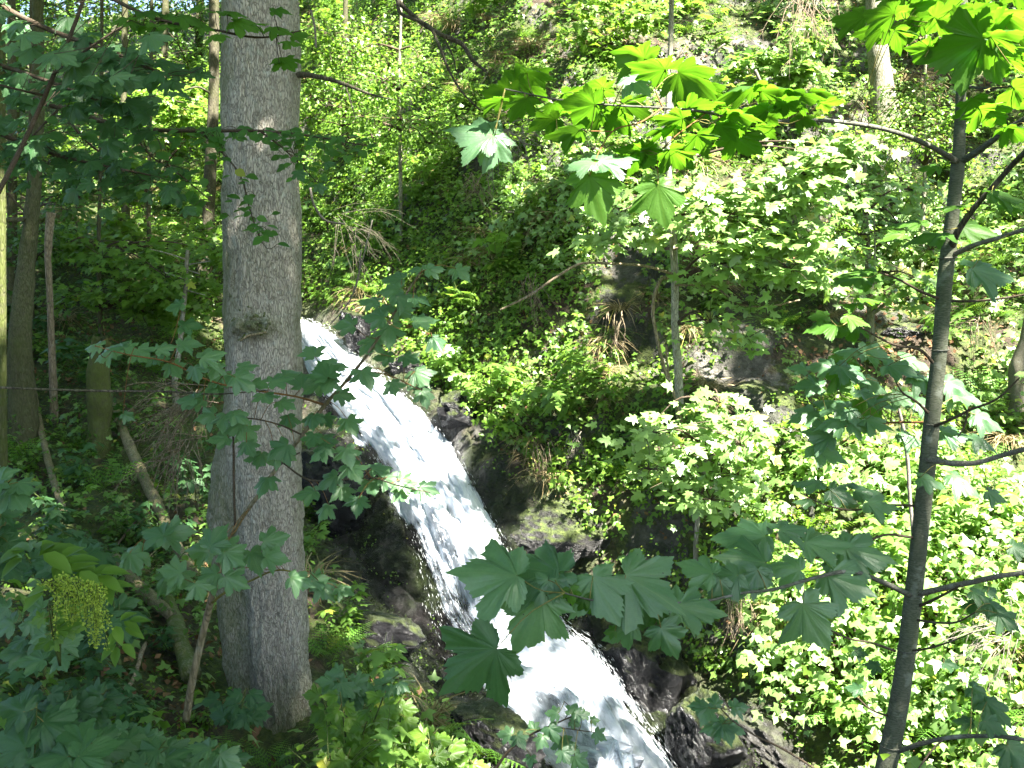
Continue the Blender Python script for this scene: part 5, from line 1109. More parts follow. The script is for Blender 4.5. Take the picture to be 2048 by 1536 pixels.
LP = [
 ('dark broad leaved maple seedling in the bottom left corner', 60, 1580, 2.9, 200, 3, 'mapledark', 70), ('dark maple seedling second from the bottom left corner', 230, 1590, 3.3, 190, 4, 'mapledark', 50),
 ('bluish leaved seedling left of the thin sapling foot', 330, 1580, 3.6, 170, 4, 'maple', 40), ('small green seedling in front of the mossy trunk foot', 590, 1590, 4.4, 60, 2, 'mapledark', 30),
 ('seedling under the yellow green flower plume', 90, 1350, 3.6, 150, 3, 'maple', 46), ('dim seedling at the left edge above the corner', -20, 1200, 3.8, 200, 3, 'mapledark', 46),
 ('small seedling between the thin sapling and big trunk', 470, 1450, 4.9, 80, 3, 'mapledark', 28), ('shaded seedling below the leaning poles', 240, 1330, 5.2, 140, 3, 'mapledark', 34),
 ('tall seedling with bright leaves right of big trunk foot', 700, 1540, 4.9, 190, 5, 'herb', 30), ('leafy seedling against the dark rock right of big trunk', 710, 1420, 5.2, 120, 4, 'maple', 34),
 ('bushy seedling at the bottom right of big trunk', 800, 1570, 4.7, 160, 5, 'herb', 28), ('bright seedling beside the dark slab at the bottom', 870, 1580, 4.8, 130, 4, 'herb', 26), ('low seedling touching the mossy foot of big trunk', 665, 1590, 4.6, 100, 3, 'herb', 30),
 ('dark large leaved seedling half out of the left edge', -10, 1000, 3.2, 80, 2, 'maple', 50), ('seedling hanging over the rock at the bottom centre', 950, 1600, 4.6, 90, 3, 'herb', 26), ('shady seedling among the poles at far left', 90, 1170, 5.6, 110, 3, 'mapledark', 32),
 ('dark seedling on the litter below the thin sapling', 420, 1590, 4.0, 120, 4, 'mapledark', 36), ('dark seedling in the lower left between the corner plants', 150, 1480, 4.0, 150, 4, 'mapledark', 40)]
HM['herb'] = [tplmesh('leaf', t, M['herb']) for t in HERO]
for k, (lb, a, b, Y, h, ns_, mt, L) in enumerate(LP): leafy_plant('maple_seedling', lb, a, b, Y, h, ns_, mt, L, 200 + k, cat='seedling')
# goat's-beard like plant with drooping plume
pl = leafy_plant('plume_plant', 'green plant with drooping yellowish flower plume at lower left', 120, 1330, 3.4, 170, 3, 'herb', 36, 300, nl=4)
HB['leaflet'] = [tplmesh('leaf', oval_tpl(True, .24, .35, k), M['herb']) for k in (1, 2)]
for a, b, g, L in [(60,1100,160,60),(85,1110,20,70),(110,1125,-10,70),(40,1120,190,50),(75,1095,80,40),(150,1150,10,60),(190,1150,20,56),(205,1165,-20,50),(130,1120,30,60),(90,1180,190,50),(240,1250,-60,44),(250,1235,20,40),(235,1290,-80,40)]:
    [pl.leaf(a + random.uniform(-12, 12), b + random.uniform(-8, 8), 3.25 + random.uniform(-.1, .1), g + dg, L * 1.05, .35, 'leaflet', kind=HB, lean=.2) for dg in (-45, 0, 40)]
mb = MB(); core = MB()
for k in range(24):
    u = random.random(); x0 = 105 + 105 * u; y0 = 1148 + 10 * abs(u - .4) * 4; Lp = random.uniform(70, 175) * (.6 + .6 * u)
    pts = [W(x0 - 30 * (1 - u), y0 + 4, 3.0), W(x0, y0 + Lp * .35, 2.95 + random.uniform(-.05, .05)), W(x0 + 12 * u + random.uniform(-8, 8), y0 + Lp, 2.95 + random.uniform(-.06, .06))]
    C, r = tube(core, pts, [.0016, .0012, .0006], 14, 4)
    q = np.repeat(C, 7, 0) + RNG.normal(0, .0045, (len(C) * 7, 3)); stamp(mb, 'quad', q, rdir(len(q)), rdir(len(q)), RNG.uniform(.006, .011, len(q)))
o = mb.build('flower_plume', M['flower'], pl.root, org=pl.org); tag(o, kind='stuff'); tag(core.build('plume_stalks', M['greenstem'], pl.root, org=pl.org), kind='stuff')
print('boughs', round(time.time() - T0, 1))

# ------------------------------------------------------------------ far trees that close the view at the upper left and along the rim
def far_tree(label, px, top, base_py, Y, wd, sprays, mat, seed, tpl='quad', size=.085, name='background_tree', tm='barkdark', group='trees closing the view at the back'):
    Yb = Y; p = [(px + random.uniform(-8, 8), -500, Yb, wd * .6), (px, top, Yb, wd * .8), (px - 3, (top + base_py) / 2, Yb, wd * .9), (px, base_py, Yb, wd)]
    t = simple_tree(name, label, 'tree', p, tm, group=group, moss=.2, seed=seed)
    crown(t, sprays, TPL[tpl], mat, size, Y, face=.7, src=line3(p)); return t
def cloud(x0, x1, y0, y1, n, rx, rz, m, Y0, Y1): return [(random.uniform(x0, x1), random.uniform(y0, y1), rx * random.uniform(.7, 1.3), rz * random.uniform(.7, 1.3), m, random.uniform(Y0, Y1)) for _ in range(n)]
random.seed(5)
far_tree('tall background tree with bright lime leaves behind the brown trunk', 330, 60, 330, 19, 16, cloud(250, 470, 130, 270, 18, 60, 34, 170, 17, 20), 'lime', 91)
far_tree('yellow green lit maple behind the level beech bough', 250, 40, 380, 17, 14, cloud(230, 450, 160, 260, 14, 44, 22, 120, 16, 17.5), 'lime', 92, 'broad', .075)
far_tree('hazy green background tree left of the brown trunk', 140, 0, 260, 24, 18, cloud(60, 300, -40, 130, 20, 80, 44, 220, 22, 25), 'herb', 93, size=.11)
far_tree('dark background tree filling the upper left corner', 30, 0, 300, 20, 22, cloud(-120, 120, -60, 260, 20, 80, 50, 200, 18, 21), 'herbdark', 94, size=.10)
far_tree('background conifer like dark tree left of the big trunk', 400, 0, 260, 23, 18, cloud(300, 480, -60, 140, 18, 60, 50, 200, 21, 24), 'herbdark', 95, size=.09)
far_tree('bright rim tree behind the big trunk', 540, -50, 180, 25, 20, cloud(450, 680, -100, 80, 16, 80, 50, 200, 22, 26), 'lime', 96, size=.11)
far_tree('sunlit leafy tree just right of big trunk above the gorge', 690, 60, 240, 17, 12, cloud(610, 800, 60, 240, 20, 60, 34, 170, 13.8, 15.5), 'lime', 97, 'oval', .06)
far_tree('small bright understory tree left of big trunk', 300, 260, 520, 14, 9, cloud(130, 430, 330, 520, 16, 50, 22, 90, 13, 14.5), 'lime', 98, 'maple', .075)
far_tree('leafy understory tree behind the fallen mossy log', 200, 380, 620, 12.5, 9, cloud(100, 440, 470, 640, 18, 60, 24, 90, 11.8, 12.8), 'herb', 99, 'maple', .07)
far_tree('dark understory tree behind the two leftmost trunks', 60, 300, 560, 12.5, 10, cloud(-80, 160, 250, 520, 14, 60, 34, 100, 11.5, 13), 'herbdark', 100, 'oval', .07)
far_tree('rim tree over the top of the far cliff', 1000, -200, -40, 20, 22, cloud(750, 1250, -250, -20, 22, 110, 60, 200, 18, 21), 'herb', 101, size=.11)
far_tree('dark spruce like tree at the top right behind pale trunk', 1850, -100, 120, 16.5, 16, cloud(1790, 2080, -80, 170, 18, 70, 44, 190, 15.5, 17), 'herbdark', 102, size=.07)
far_tree('young yellow green beech at the upper right', 1850, 150, 330, 12.8, 7, cloud(1780, 1940, 170, 330, 16, 40, 26, 110, 11.8, 12.8), 'lime', 103, 'oval', .05, tm='barkmid')
far_tree('blue green maple high on the right cliff', 1600, 20, 240, 13.6, 8, cloud(1440, 1660, 60, 240, 14, 46, 26, 70, 12.6, 13.3), 'midmaple', 104, 'maple', .085, tm='barkmid')
far_tree('dense green hazel bush below the drooping bare branches', 800, 100, 260, 14.0, 7, cloud(680, 880, 110, 290, 20, 52, 26, 110, 13.0, 14.2), 'herb', 105, 'oval', .062, tm='barkmid')
far_tree('leafy maple above the pale rock band', 1230, 0, 120, 15.5, 7, cloud(1150, 1340, -20, 110, 10, 50, 24, 60, 14.4, 15), 'lime', 106, 'maple', .08, tm='barkmid')

# ------------------------------------------------------------------ plants on the banks: prototypes
def proto_maple(seed, n=5):
    st = MB(); lf = MB(); rr = random.Random(seed)
    for k in range(n):
        a = rr.uniform(0, 2 * PI); h = rr.uniform(.22, .5); e = np.array([math.cos(a) * h * .6, math.sin(a) * h * .6, h]); m = e * np.array([.35, .35, .6])
        C, r = tube(st, [(0, 0, -.05), m, e], [.004, .003, .0015], 8, 4)
        for t in (.5, .72, .95):
            c = C[int(t * 7)]
            for s_ in (0, PI, PI / 2, -PI / 2)[: (2 if t < .9 else 4)]:
                b = a + s_ + rr.uniform(-.6, .6); d = np.array([math.cos(b), math.sin(b), -.25]); L = rr.uniform(.06, .10)
                stamp(lf, 'maple' if rr.random() < .6 else 'maple2', [c + d * .05], [d], [[rr.uniform(-.3, .3), rr.uniform(-.5, .1), 1]], [L], rnd=np.array([rr.random()]))
    return st.mesh('stems', M['greenstem']), lf
def proto_bush(seed, tpl, n, hh, L, per):
    st = MB(); lf = MB(); rr = random.Random(seed)
    for k in range(n):
        a = rr.uniform(0, 2 * PI); h = rr.uniform(.5, 1) * hh; sp_ = rr.uniform(.3, 1.0); e = np.array([math.cos(a) * h * sp_, math.sin(a) * h * sp_, h * rr.uniform(.5, 1)]); m = e * np.array([.4, .4, .7])
        C, r = tube(st, [(0, 0, -.05), m, e], [.004, .003, .001], 9, 4)
        for j in range(per):
            t = .25 + .75 * j / per; c = C[min(8, int(t * 9))]; b = a + (1 if j % 2 else -1) * rr.uniform(.5, 1.6); d = np.array([math.cos(b), math.sin(b), rr.uniform(-.5, .25)])
            stamp(lf, tpl, [c + d * .012], [d], [[rr.uniform(-.5, .5), rr.uniform(-.7, .2), 1]], [L * rr.uniform(.6, 1.15)], rnd=np.array([rr.random()]))
    return st.mesh('stems', M['greenstem']), lf
def proto_fern(seed, n=7, L=.5):
    rr = random.Random(seed); out = []
    for k in range(n):
        mb = MB(); a = 2 * PI * k / n + rr.uniform(-.3, .3); d = (math.cos(a), math.sin(a), rr.uniform(.35, .9)); frond(mb, (0, 0, 0), d, (0, 0, 1), L * rr.uniform(.7, 1.1), 14, rr.uniform(.45, .75), .24)
        out.append(mb.mesh('frond', M['fern']))
    return out
def proto_grass(seed, n, L, mat, hang=1.0):
    mb = MB(); rr = np.random.default_rng(seed); a = rr.uniform(0, 2 * PI, n); up = rr.uniform(.1, 1.1, n)
    d = np.stack([np.cos(a), np.sin(a) - .3 * hang, up], -1); p = rr.normal(0, .03, (n, 3)) * np.array([1, 1, .2])
    V, F, ve, lu = TPL['blade']; V = V * np.array([1.0, 1, 1.6 + hang]); stamp(mb, (V, F, ve, lu), p, d, np.tile([0, 0, 1.0], (n, 1)) + .3 * rr.normal(size=(n, 3)), L * rr.uniform(.5, 1.1, n), rnd=rr.random(n))
    return mb.mesh('blades', M[mat], False)
PM = {}
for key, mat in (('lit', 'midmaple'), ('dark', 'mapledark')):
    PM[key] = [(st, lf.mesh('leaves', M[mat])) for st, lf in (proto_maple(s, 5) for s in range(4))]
PB = {}
for key, mat, tpl, n, hh, L, per in (('hazel', 'herb', 'oval', 9, .42, .055, 11), ('lime', 'lime', 'oval', 10, .36, .042, 12), ('dark', 'herbdark', 'oval', 9, .36, .045, 11), ('broad', 'herb', 'broad', 8, .34, .055, 8)):
    PB[key] = [(st, lf.mesh('leaves', M[mat])) for st, lf in (proto_bush(s * 7 + len(key), tpl, n, hh, L, per) for s in range(3))]
PF = [proto_fern(s) for s in range(3)]
PG = {'dry': [proto_grass(s, 110, .34, 'drygrass') for s in range(3)], 'green': [proto_grass(s + 5, 100, .30, 'grass', .5) for s in range(3)]}

PLACES = [(520, 470, 'left of the big trunk'), (1000, 800, 'on the cliff right of the falls'), (1000, 250, 'high on the cliff at the top centre'), (1500, 250, 'high on the cliff at the upper right'), (1200, 560, 'on the ledges left of the slim mossy tree'), (1500, 700, 'on the cliff right of the slim mossy tree'), (1850, 650, 'on the litter ledge behind the right sapling'),
 (1950, 350, 'on the slope at the right edge'), (1250, 950, 'on the shaded bank above the boulders'), (1650, 1050, 'on the sunny bank right of the falls'), (1950, 1050, 'on the bright bank behind the right sapling'), (1600, 1350, 'on the glaring bank above the pale rock'), (1950, 1400, 'in the lower right corner'), (700, 350, 'beside the gorge right of big trunk'), (150, 800, 'in the dark hollow at far left'),
 (200, 1150, 'on the leaf litter at lower left'), (330, 600, 'on the dim slope left of big trunk'), (750, 1450, 'at the bottom right of big trunk'), (650, 1150, 'on the rocks between big trunk and falls'), (400, 950, 'in the shade just left of big trunk'), (950, 1500, 'on the rock at the bottom centre'), (800, 650, 'above the top of the falls')]
def where(px, py):
    q = min(PLACES, key=lambda q: (q[0] - px) ** 2 + (q[1] - py) ** 2)
    return q[2] + ', ' + ('upper' if py < q[1] else 'lower') + (' left' if px < q[0] else ' right') + ''
def put(name, parts, label, cat, group, loc, rz, sc, tilt):
    root = bpy.data.objects.new(name, None); COL.objects.link(root); root.empty_display_size = .03
    root.location = loc; root.rotation_euler = (tilt[0], tilt[1], rz); root.scale = (sc, sc, sc); tag(root, label, cat, group)
    for pn, me, kd in parts:
        o = bpy.data.objects.new(pn, me); COL.objects.link(o); o.parent = root
        if kd: o['kind'] = kd
    return root

# candidate spots, spread evenly over the surface of the banks
nx_, ny_ = H.shape
cosn = np.sqrt(1 + gxx ** 2 + gyy ** 2)
IX, IY = np.meshgrid(np.arange(nx_), np.arange(ny_), indexing='ij')
ppx, ppy = proj(np.stack([FX, FY, H], -1))
vis = (FY > 3.2) & (ppx > -140) & (ppx < 2190) & (ppy > -160) & (ppy < 1720) & (FY < 27)
# hidden ground (behind a nearer rise) gets nothing
ok_idx = np.argwhere(vis)
wgt = cosn[vis] / cosn[vis].sum()
def spots(n):
    k = RNG.choice(len(ok_idx), n, p=wgt); ij = ok_idx[k]
    x = fx[ij[:, 0]] + RNG.uniform(-.03, .03, n); y = fy[ij[:, 1]] + RNG.uniform(-.03, .03, n); z = Hs(x, y)
    a, b = ppx[ij[:, 0], ij[:, 1]], ppy[ij[:, 0], ij[:, 1]]
    w_ = wet[ij[:, 0], ij[:, 1]]; g = np.stack([-gxx[ij[:, 0], ij[:, 1]], -gyy[ij[:, 0], ij[:, 1]], np.ones(n)], -1)
    return np.stack([x, y, z], -1), a, b, w_, nrmz(g)
def blob(a, b, lst):
    r = np.zeros(np.shape(a))
    for cx_, cy_, rx, ry, s in lst: r = r + s * np.exp(-((a - cx_) / rx) ** 2 - ((b - cy_) / ry) ** 2)
    return r
BARE = [(560, 1450, 110, 100, 2.0), (1270, 680, 50, 110, .9), (1500, 740, 90, 80, .6), (960, 345, 60, 28, .9), (1030, 1050, 50, 50, .8), (1290, 1060, 80, 50, .6), (1230, 560, 60, 50, .5), (1420, 190, 110, 70, .3), (540, 1420, 90, 90, 1.5), (1760, 690, 140, 34, 1.5), (1780, 620, 100, 40, .7), (1480, 640, 60, 100, .55), (1240, 600, 40, 110, .8), (1480, 780, 90, 50, .55), (1430, 180, 110, 90, .5), (320, 1340, 120, 60, .7), (1500, 1440, 80, 50, 1.), (1720, 900, 40, 40, .5)]
def accept(n, f):
    P, a, b, w_, g = spots(n); keep = (w_ < .25) & (RNG.random(n) > blob(a, b, BARE) + f(a, b)); return P[keep], a[keep], b[keep], g[keep]
def thin(P, d):
    out = []; cell = {}
    for i, p in enumerate(P):
        c = (int(p[0] / d), int(p[1] / d), int(p[2] / d))
        if any(c2 in cell for c2 in [(c[0] + u, c[1] + v, c[2] + w2) for u in (0,) for v in (0,) for w2 in (0,)]): continue
        cell[c] = 1; out.append(i)
    return out
cnt = {}
def scatter_things(n, d, f, chooser, maxn):
    P, a, b, g = accept(n, f); ids = thin(P, d)[:maxn]
    for i in ids: chooser(P[i], a[i], b[i], g[i])
    return len(ids)
def shade(a, b): return a < 600 or (b > 1100 and a < 1000)
def tiltof(g): return (max(-.6, min(.6, -g[1] * .8)) * -1 * -1 * .6 if False else float(np.clip(math.asin(np.clip(-g[1], -1, 1)) * .45, -.6, .6)), float(np.clip(math.asin(np.clip(g[0], -1, 1)) * .45, -.5, .5)))
def szw(v): return 'small ' if v < .92 else ('' if v < 1.14 else 'large ')
def c_maple(p, a, b, g):
    sc_ = random.uniform(.7, 1.35)
    k = 'dark' if (a < 560 and b > 560) else 'lit'; st, lf = random.choice(PM[k]); near = 1.0 if p[1] > 7 else .8  # far-left seedlings take the leaf colour darkened for shade
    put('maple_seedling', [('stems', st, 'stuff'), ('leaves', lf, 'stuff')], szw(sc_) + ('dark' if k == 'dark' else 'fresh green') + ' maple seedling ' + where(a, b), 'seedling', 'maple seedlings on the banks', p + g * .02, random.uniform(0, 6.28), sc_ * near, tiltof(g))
def c_bush(p, a, b, g):
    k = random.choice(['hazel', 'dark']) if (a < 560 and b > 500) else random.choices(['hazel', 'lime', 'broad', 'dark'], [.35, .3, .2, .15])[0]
    sc_ = random.uniform(.7, 1.4); desc = szw(sc_) + {'hazel': 'oval leaved bush', 'lime': 'yellow green bush', 'broad': 'bramble like bush', 'dark': 'dark green bush'}[k]
    st, lf = random.choice(PB[k]); put('shrub', [('stems', st, 'stuff'), ('leaves', lf, 'stuff')], desc + ' ' + where(a, b), 'bush', 'small bushes on the banks', p, random.uniform(0, 6.28), sc_, tiltof(g))
def c_fern(p, a, b, g, sc=None):
    fr = random.choice(PF); put('fern', [('frond', f, None) for f in fr], 'arching fern ' + where(a, b), 'fern', 'ferns on the banks', p, random.uniform(0, 6.28), sc or random.uniform(.6, 1.15), tiltof(g))
def c_grass(p, a, b, g, k=None, sc=None):
    k = k or ('dry' if random.random() < .55 else 'green'); put('grass_tuft', [('blades', random.choice(PG[k]), 'stuff')], ('dry' if k == 'dry' else 'green') + ' grass tuft ' + where(a, b), 'grass', 'grass tufts on the banks', p, random.uniform(-.6, .6), sc or random.uniform(.7, 1.3), (0, 0))
random.seed(9)
n1 = scatter_things(2600, .42, lambda a, b: .75 * blob(a, b, [(800, 120, 250, 300, 1)]), c_maple, 290)
n2 = scatter_things(2600, .42, lambda a, b: 0 * a, c_bush, 290)
n3 = scatter_things(150, .6, lambda a, b: 0 * a, c_fern, 70)
n4 = scatter_things(420, .4, lambda a, b: .8 * blob(a, b, [(200, 900, 350, 500, 1)]), c_grass, 190)
def at(px, py):
    P = hit(np.array([px], float), np.array([py], float))[0]; i = min(nx_ - 1, int((P[0] - GX0) / GS)); j = min(ny_ - 1, int((P[1] - GY0) / GS)); return P, px, py, nrmz(np.array([-gxx[i, j], -gyy[i, j], 1.0]))
for a, b, s_ in [(1850, 1400, 1.1), (1950, 1300, 1.2), (1650, 1200, 1.1), (1780, 1320, 1.1), (2010, 1430, 1.2), (1900, 1480, 1.1), (1630, 1080, 1.0), (1930, 1080, 1.1), (1820, 1020, 1.0), (1500, 1150, 1.0), (1030, 410, 1.2), (1045, 470, .9), (890, 755, 1.0), (1740, 1450, 1.25), (1700, 1420, 1.1), (650, 1310, .8), (690, 1290, .7), (960, 1520, .9), (860, 1500, .8), (740, 1500, .8), (450, 1525, .5), (1620, 330, .9), (1560, 370, .8), (1280, 890, 1.0), (1200, 900, .9), (1980, 800, 1.2), (1960, 960, 1.2), (2020, 1180, 1.1), (1860, 1150, 1.0), (1230, 960, .9), (540, 1540, .6), (780, 1540, .7), (2020, 590, 1.1)]:
    P, a, b, g = at(a, b); c_fern(P, a, b, g, s_)
for a, b, k, s_ in [(880, 45, 'dry', 1.3), (905, 55, 'dry', 1.2), (1060, 95, 'dry', 1.3), (1045, 75, 'green', 1.2), (1175, 90, 'dry', 1.3), (1190, 75, 'dry', 1.1), (815, 60, 'dry', 1), (640, 60, 'dry', 1.3), (625, 170, 'dry', 1.3), (1240, 620, 'dry', 1), (1230, 670, 'green', 1.1), (1210, 800, 'dry', 1), (1100, 440, 'dry', 1.2), (1075, 480, 'dry', 1.1), (960, 470, 'dry', 1.2), (970, 510, 'dry', 1), (1395, 330, 'dry', 1.5), (1420, 290, 'dry', 1.4), (1380, 660, 'dry', 1), (1060, 880, 'dry', 1.1), (1055, 920, 'dry', 1.0), (1560, 1240, 'dry', 1.2), (700, 850 , 'green', .8), (1520, 1210, 'green', 1.2), (1250, 1180, 'dry', .8), (330, 380, 'dry', 1.6), (290, 370, 'dry', 1.6), (130, 640, 'dry', 1.2)]:
    P, a, b, g = at(a, b); c_grass(P, a, b, g, k, s_)
print('plants', n1, n2, n3, n4, round(time.time() - T0, 1))

# ------------------------------------------------------------------ ground cover nobody could count
def cover(name, label, n, tpl, mat, L, per, rise, f=lambda a, b: 0 * a, flat=.3, spread=.06, clump=None):
    P, a, b, g = accept(n, f)
    if clump is not None:
        q = fbm(P * clump[0], 2, clump[1]); m = q > clump[2]; P, a, b, g = P[m], a[m], b[m], g[m]
    n = len(P); p = np.repeat(P, per, 0); gg = np.repeat(g, per, 0); k = len(p)
    off = rdir(k) * spread * RNG.random(k)[:, None] ** .5; off -= gg * (off * gg).sum(-1, keepdims=True) * .6
    p = p + off + gg * (RNG.uniform(0, 1, k) * rise)[:, None]
    tip = off / (np.linalg.norm(off, axis=1)[:, None] + 1e-6) + .5 * rdir(k) + np.array([0, -.25, -.3])
    nor = gg * .8 + np.array([0, -.15, .75]) + flat * rdir(k)
    if mat != 'moss': m = ~((p[:, 1] < 3.2)); p, tip, nor = p[m], tip[m], nor[m]; k = len(p); n = k // per + 1
    mb = MB(); stamp(mb, tpl, p, tip, nor, L * RNG.uniform(.55, 1.25, k), rnd=(np.repeat(RNG.random(n), per)[:k] * .6 + RNG.random(k) * .4))
    o = mb.build(name, M[mat]); tag(o, label, cat=name.replace('_', ' '), kind='stuff'); return o
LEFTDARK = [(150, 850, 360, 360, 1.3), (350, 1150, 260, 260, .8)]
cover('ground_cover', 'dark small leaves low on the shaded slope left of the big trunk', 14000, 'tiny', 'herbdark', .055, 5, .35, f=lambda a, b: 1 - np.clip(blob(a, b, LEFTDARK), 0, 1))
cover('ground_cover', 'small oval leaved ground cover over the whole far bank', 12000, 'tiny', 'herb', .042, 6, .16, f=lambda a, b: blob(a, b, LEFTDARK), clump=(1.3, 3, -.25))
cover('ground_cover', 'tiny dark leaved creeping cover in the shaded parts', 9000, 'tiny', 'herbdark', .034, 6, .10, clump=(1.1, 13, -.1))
cover('ground_cover', 'tiny yellow green cress like leaves spilling over the rocks', 8000, 'tiny', 'lime', .028, 7, .08, clump=(1.5, 23, -.05))
cover('ground_cover', 'low carpet of small lobed maple leaves', 9000, 'lob3', 'midmaple', .060, 4, .20, clump=(.9, 33, -.2), flat=.4, spread=.12)
SUNBANK = [(1750, 1100, 330, 230, 1.), (1900, 1350, 260, 260, 1.), (1620, 1330, 120, 110, .8), (1950, 850, 160, 150, .8), (1850, 450, 260, 160, .6), (1250, 450, 260, 120, .5), (1600, 1000, 150, 120, .7)]
GORGE = [(800, 300, 240, 330, .9), (1000, 600, 250, 200, .7), (1050, 850, 200, 220, .7), (1300, 950, 200, 120, .6)]
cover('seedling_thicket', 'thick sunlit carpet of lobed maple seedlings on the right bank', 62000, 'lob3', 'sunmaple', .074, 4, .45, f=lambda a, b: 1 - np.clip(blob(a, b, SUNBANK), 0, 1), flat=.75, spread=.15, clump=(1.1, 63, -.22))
cover('seedling_thicket', 'narrow leaved bright herbs among the maples of the right bank', 46000, 'tiny', 'lime', .048, 7, .36, f=lambda a, b: 1 - np.clip(blob(a, b, SUNBANK), 0, 1), flat=.9, spread=.12, clump=(1.3, 73, .02))
cover('seedling_thicket', 'tangle of small bright leaves over the gorge side', 20000, 'tiny', 'lime', .046, 7, .30, f=lambda a, b: 1 - np.clip(blob(a, b, GORGE), 0, 1), flat=.5, spread=.12)
cover('seedling_thicket', 'mid green tangle of lobed leaves on the shaded cliff', 30000, 'lob3', 'herb', .055, 5, .24, f=lambda a, b: 1 - np.clip(blob(a, b, GORGE + [(1500, 700, 250, 200, .5), (1150, 600, 200, 160, .7), (1250, 850, 160, 160, .9), (1150, 720, 160, 120, .6), (1000, 500, 160, 140, .5), (1400, 300, 300, 150, .5)]), 0, 1), flat=.5, spread=.12)
cover('moss_carpet', 'mossy fuzz covering ledges and rocks', 16000, 'quad', 'moss', .018, 7, .02, clump=(1.6, 43, .05), flat=.9, spread=.035)
cover('leaf_litter', 'brown dead leaves strewn over the bare soil', 9000, 'tiny', 'litter', .055, 2, .015, clump=None, flat=.5, spread=.06)
def wetcover(name, label, n, tpl, mat, L, per, rise, box, thr, seed, flat):
    P, a, b, w_, g = spots(n); q = fbm(P * 1.8, 3, seed); k = (w_ > .3) & ~inpoly(a, b, WATPOLY) & (a > box[0]) & (a < box[1]) & (b > box[2]) & (b < box[3]) & (q > thr); P, g = P[k], g[k]
    P2 = np.repeat(P, per, 0) + .04 * RNG.normal(size=(len(P) * per, 3)) * np.array([1, 1, .6]); g2 = np.repeat(g, per, 0); P2 += g2 * (RNG.random(len(P2)) * rise)[:, None]
    mb = MB(); stamp(mb, tpl, P2, rdir(len(P2)) + np.array([0, -.3, -.5]), g2 + flat * rdir(len(P2)), L * RNG.uniform(.5, 1.2, len(P2))); tag(mb.build(name, M[mat]), label, name.replace('_', ' '), kind='stuff')
M['darkmoss'] = leaf_material('dark_wet_moss', (.012, .022, .005), (.035, .055, .010), (.05, .08, .01), .6, .3, .2)
wetcover('moss_carpet', 'dark wet moss hanging over the black rock beside the falls', 60000, 'tiny', 'darkmoss', .022, 6, .02, (600, 1700, 600, 1700), -.05, 81, .8)
wetcover('ground_cover', 'small bright leaves growing in cracks of the wet black rock', 12000, 'tiny', 'herb', .034, 5, .08, (600, 1500, 600, 1700), .35, 83, .6)
def litter_only(a, b): return 1 - np.clip(blob(a, b, [(1760, 690, 170, 60, 1.5), (1780, 620, 110, 50, .8), (320, 1360, 220, 130, 1.2), (130, 700, 120, 80, .7), (1720, 900, 60, 60, .8)]), 0, 1)
P, a, b, w_, g = spots(60000); kk = (RNG.random(len(a)) > litter_only(a, b)) & (w_ < .3); P, g = P[kk], g[kk]
mb = MB(); stamp(mb, 'tiny', P + g * RNG.uniform(.0, .03, len(P))[:, None], rdir(len(P)), g + .45 * rdir(len(P)), RNG.uniform(.04, .085, len(P)))
tag(mb.build('leaf_litter', M['litter']), 'thick brown beech leaf litter lying on the ledge and lower left slope', 'leaf litter', kind='stuff')
print('cover', round(time.time() - T0, 1))

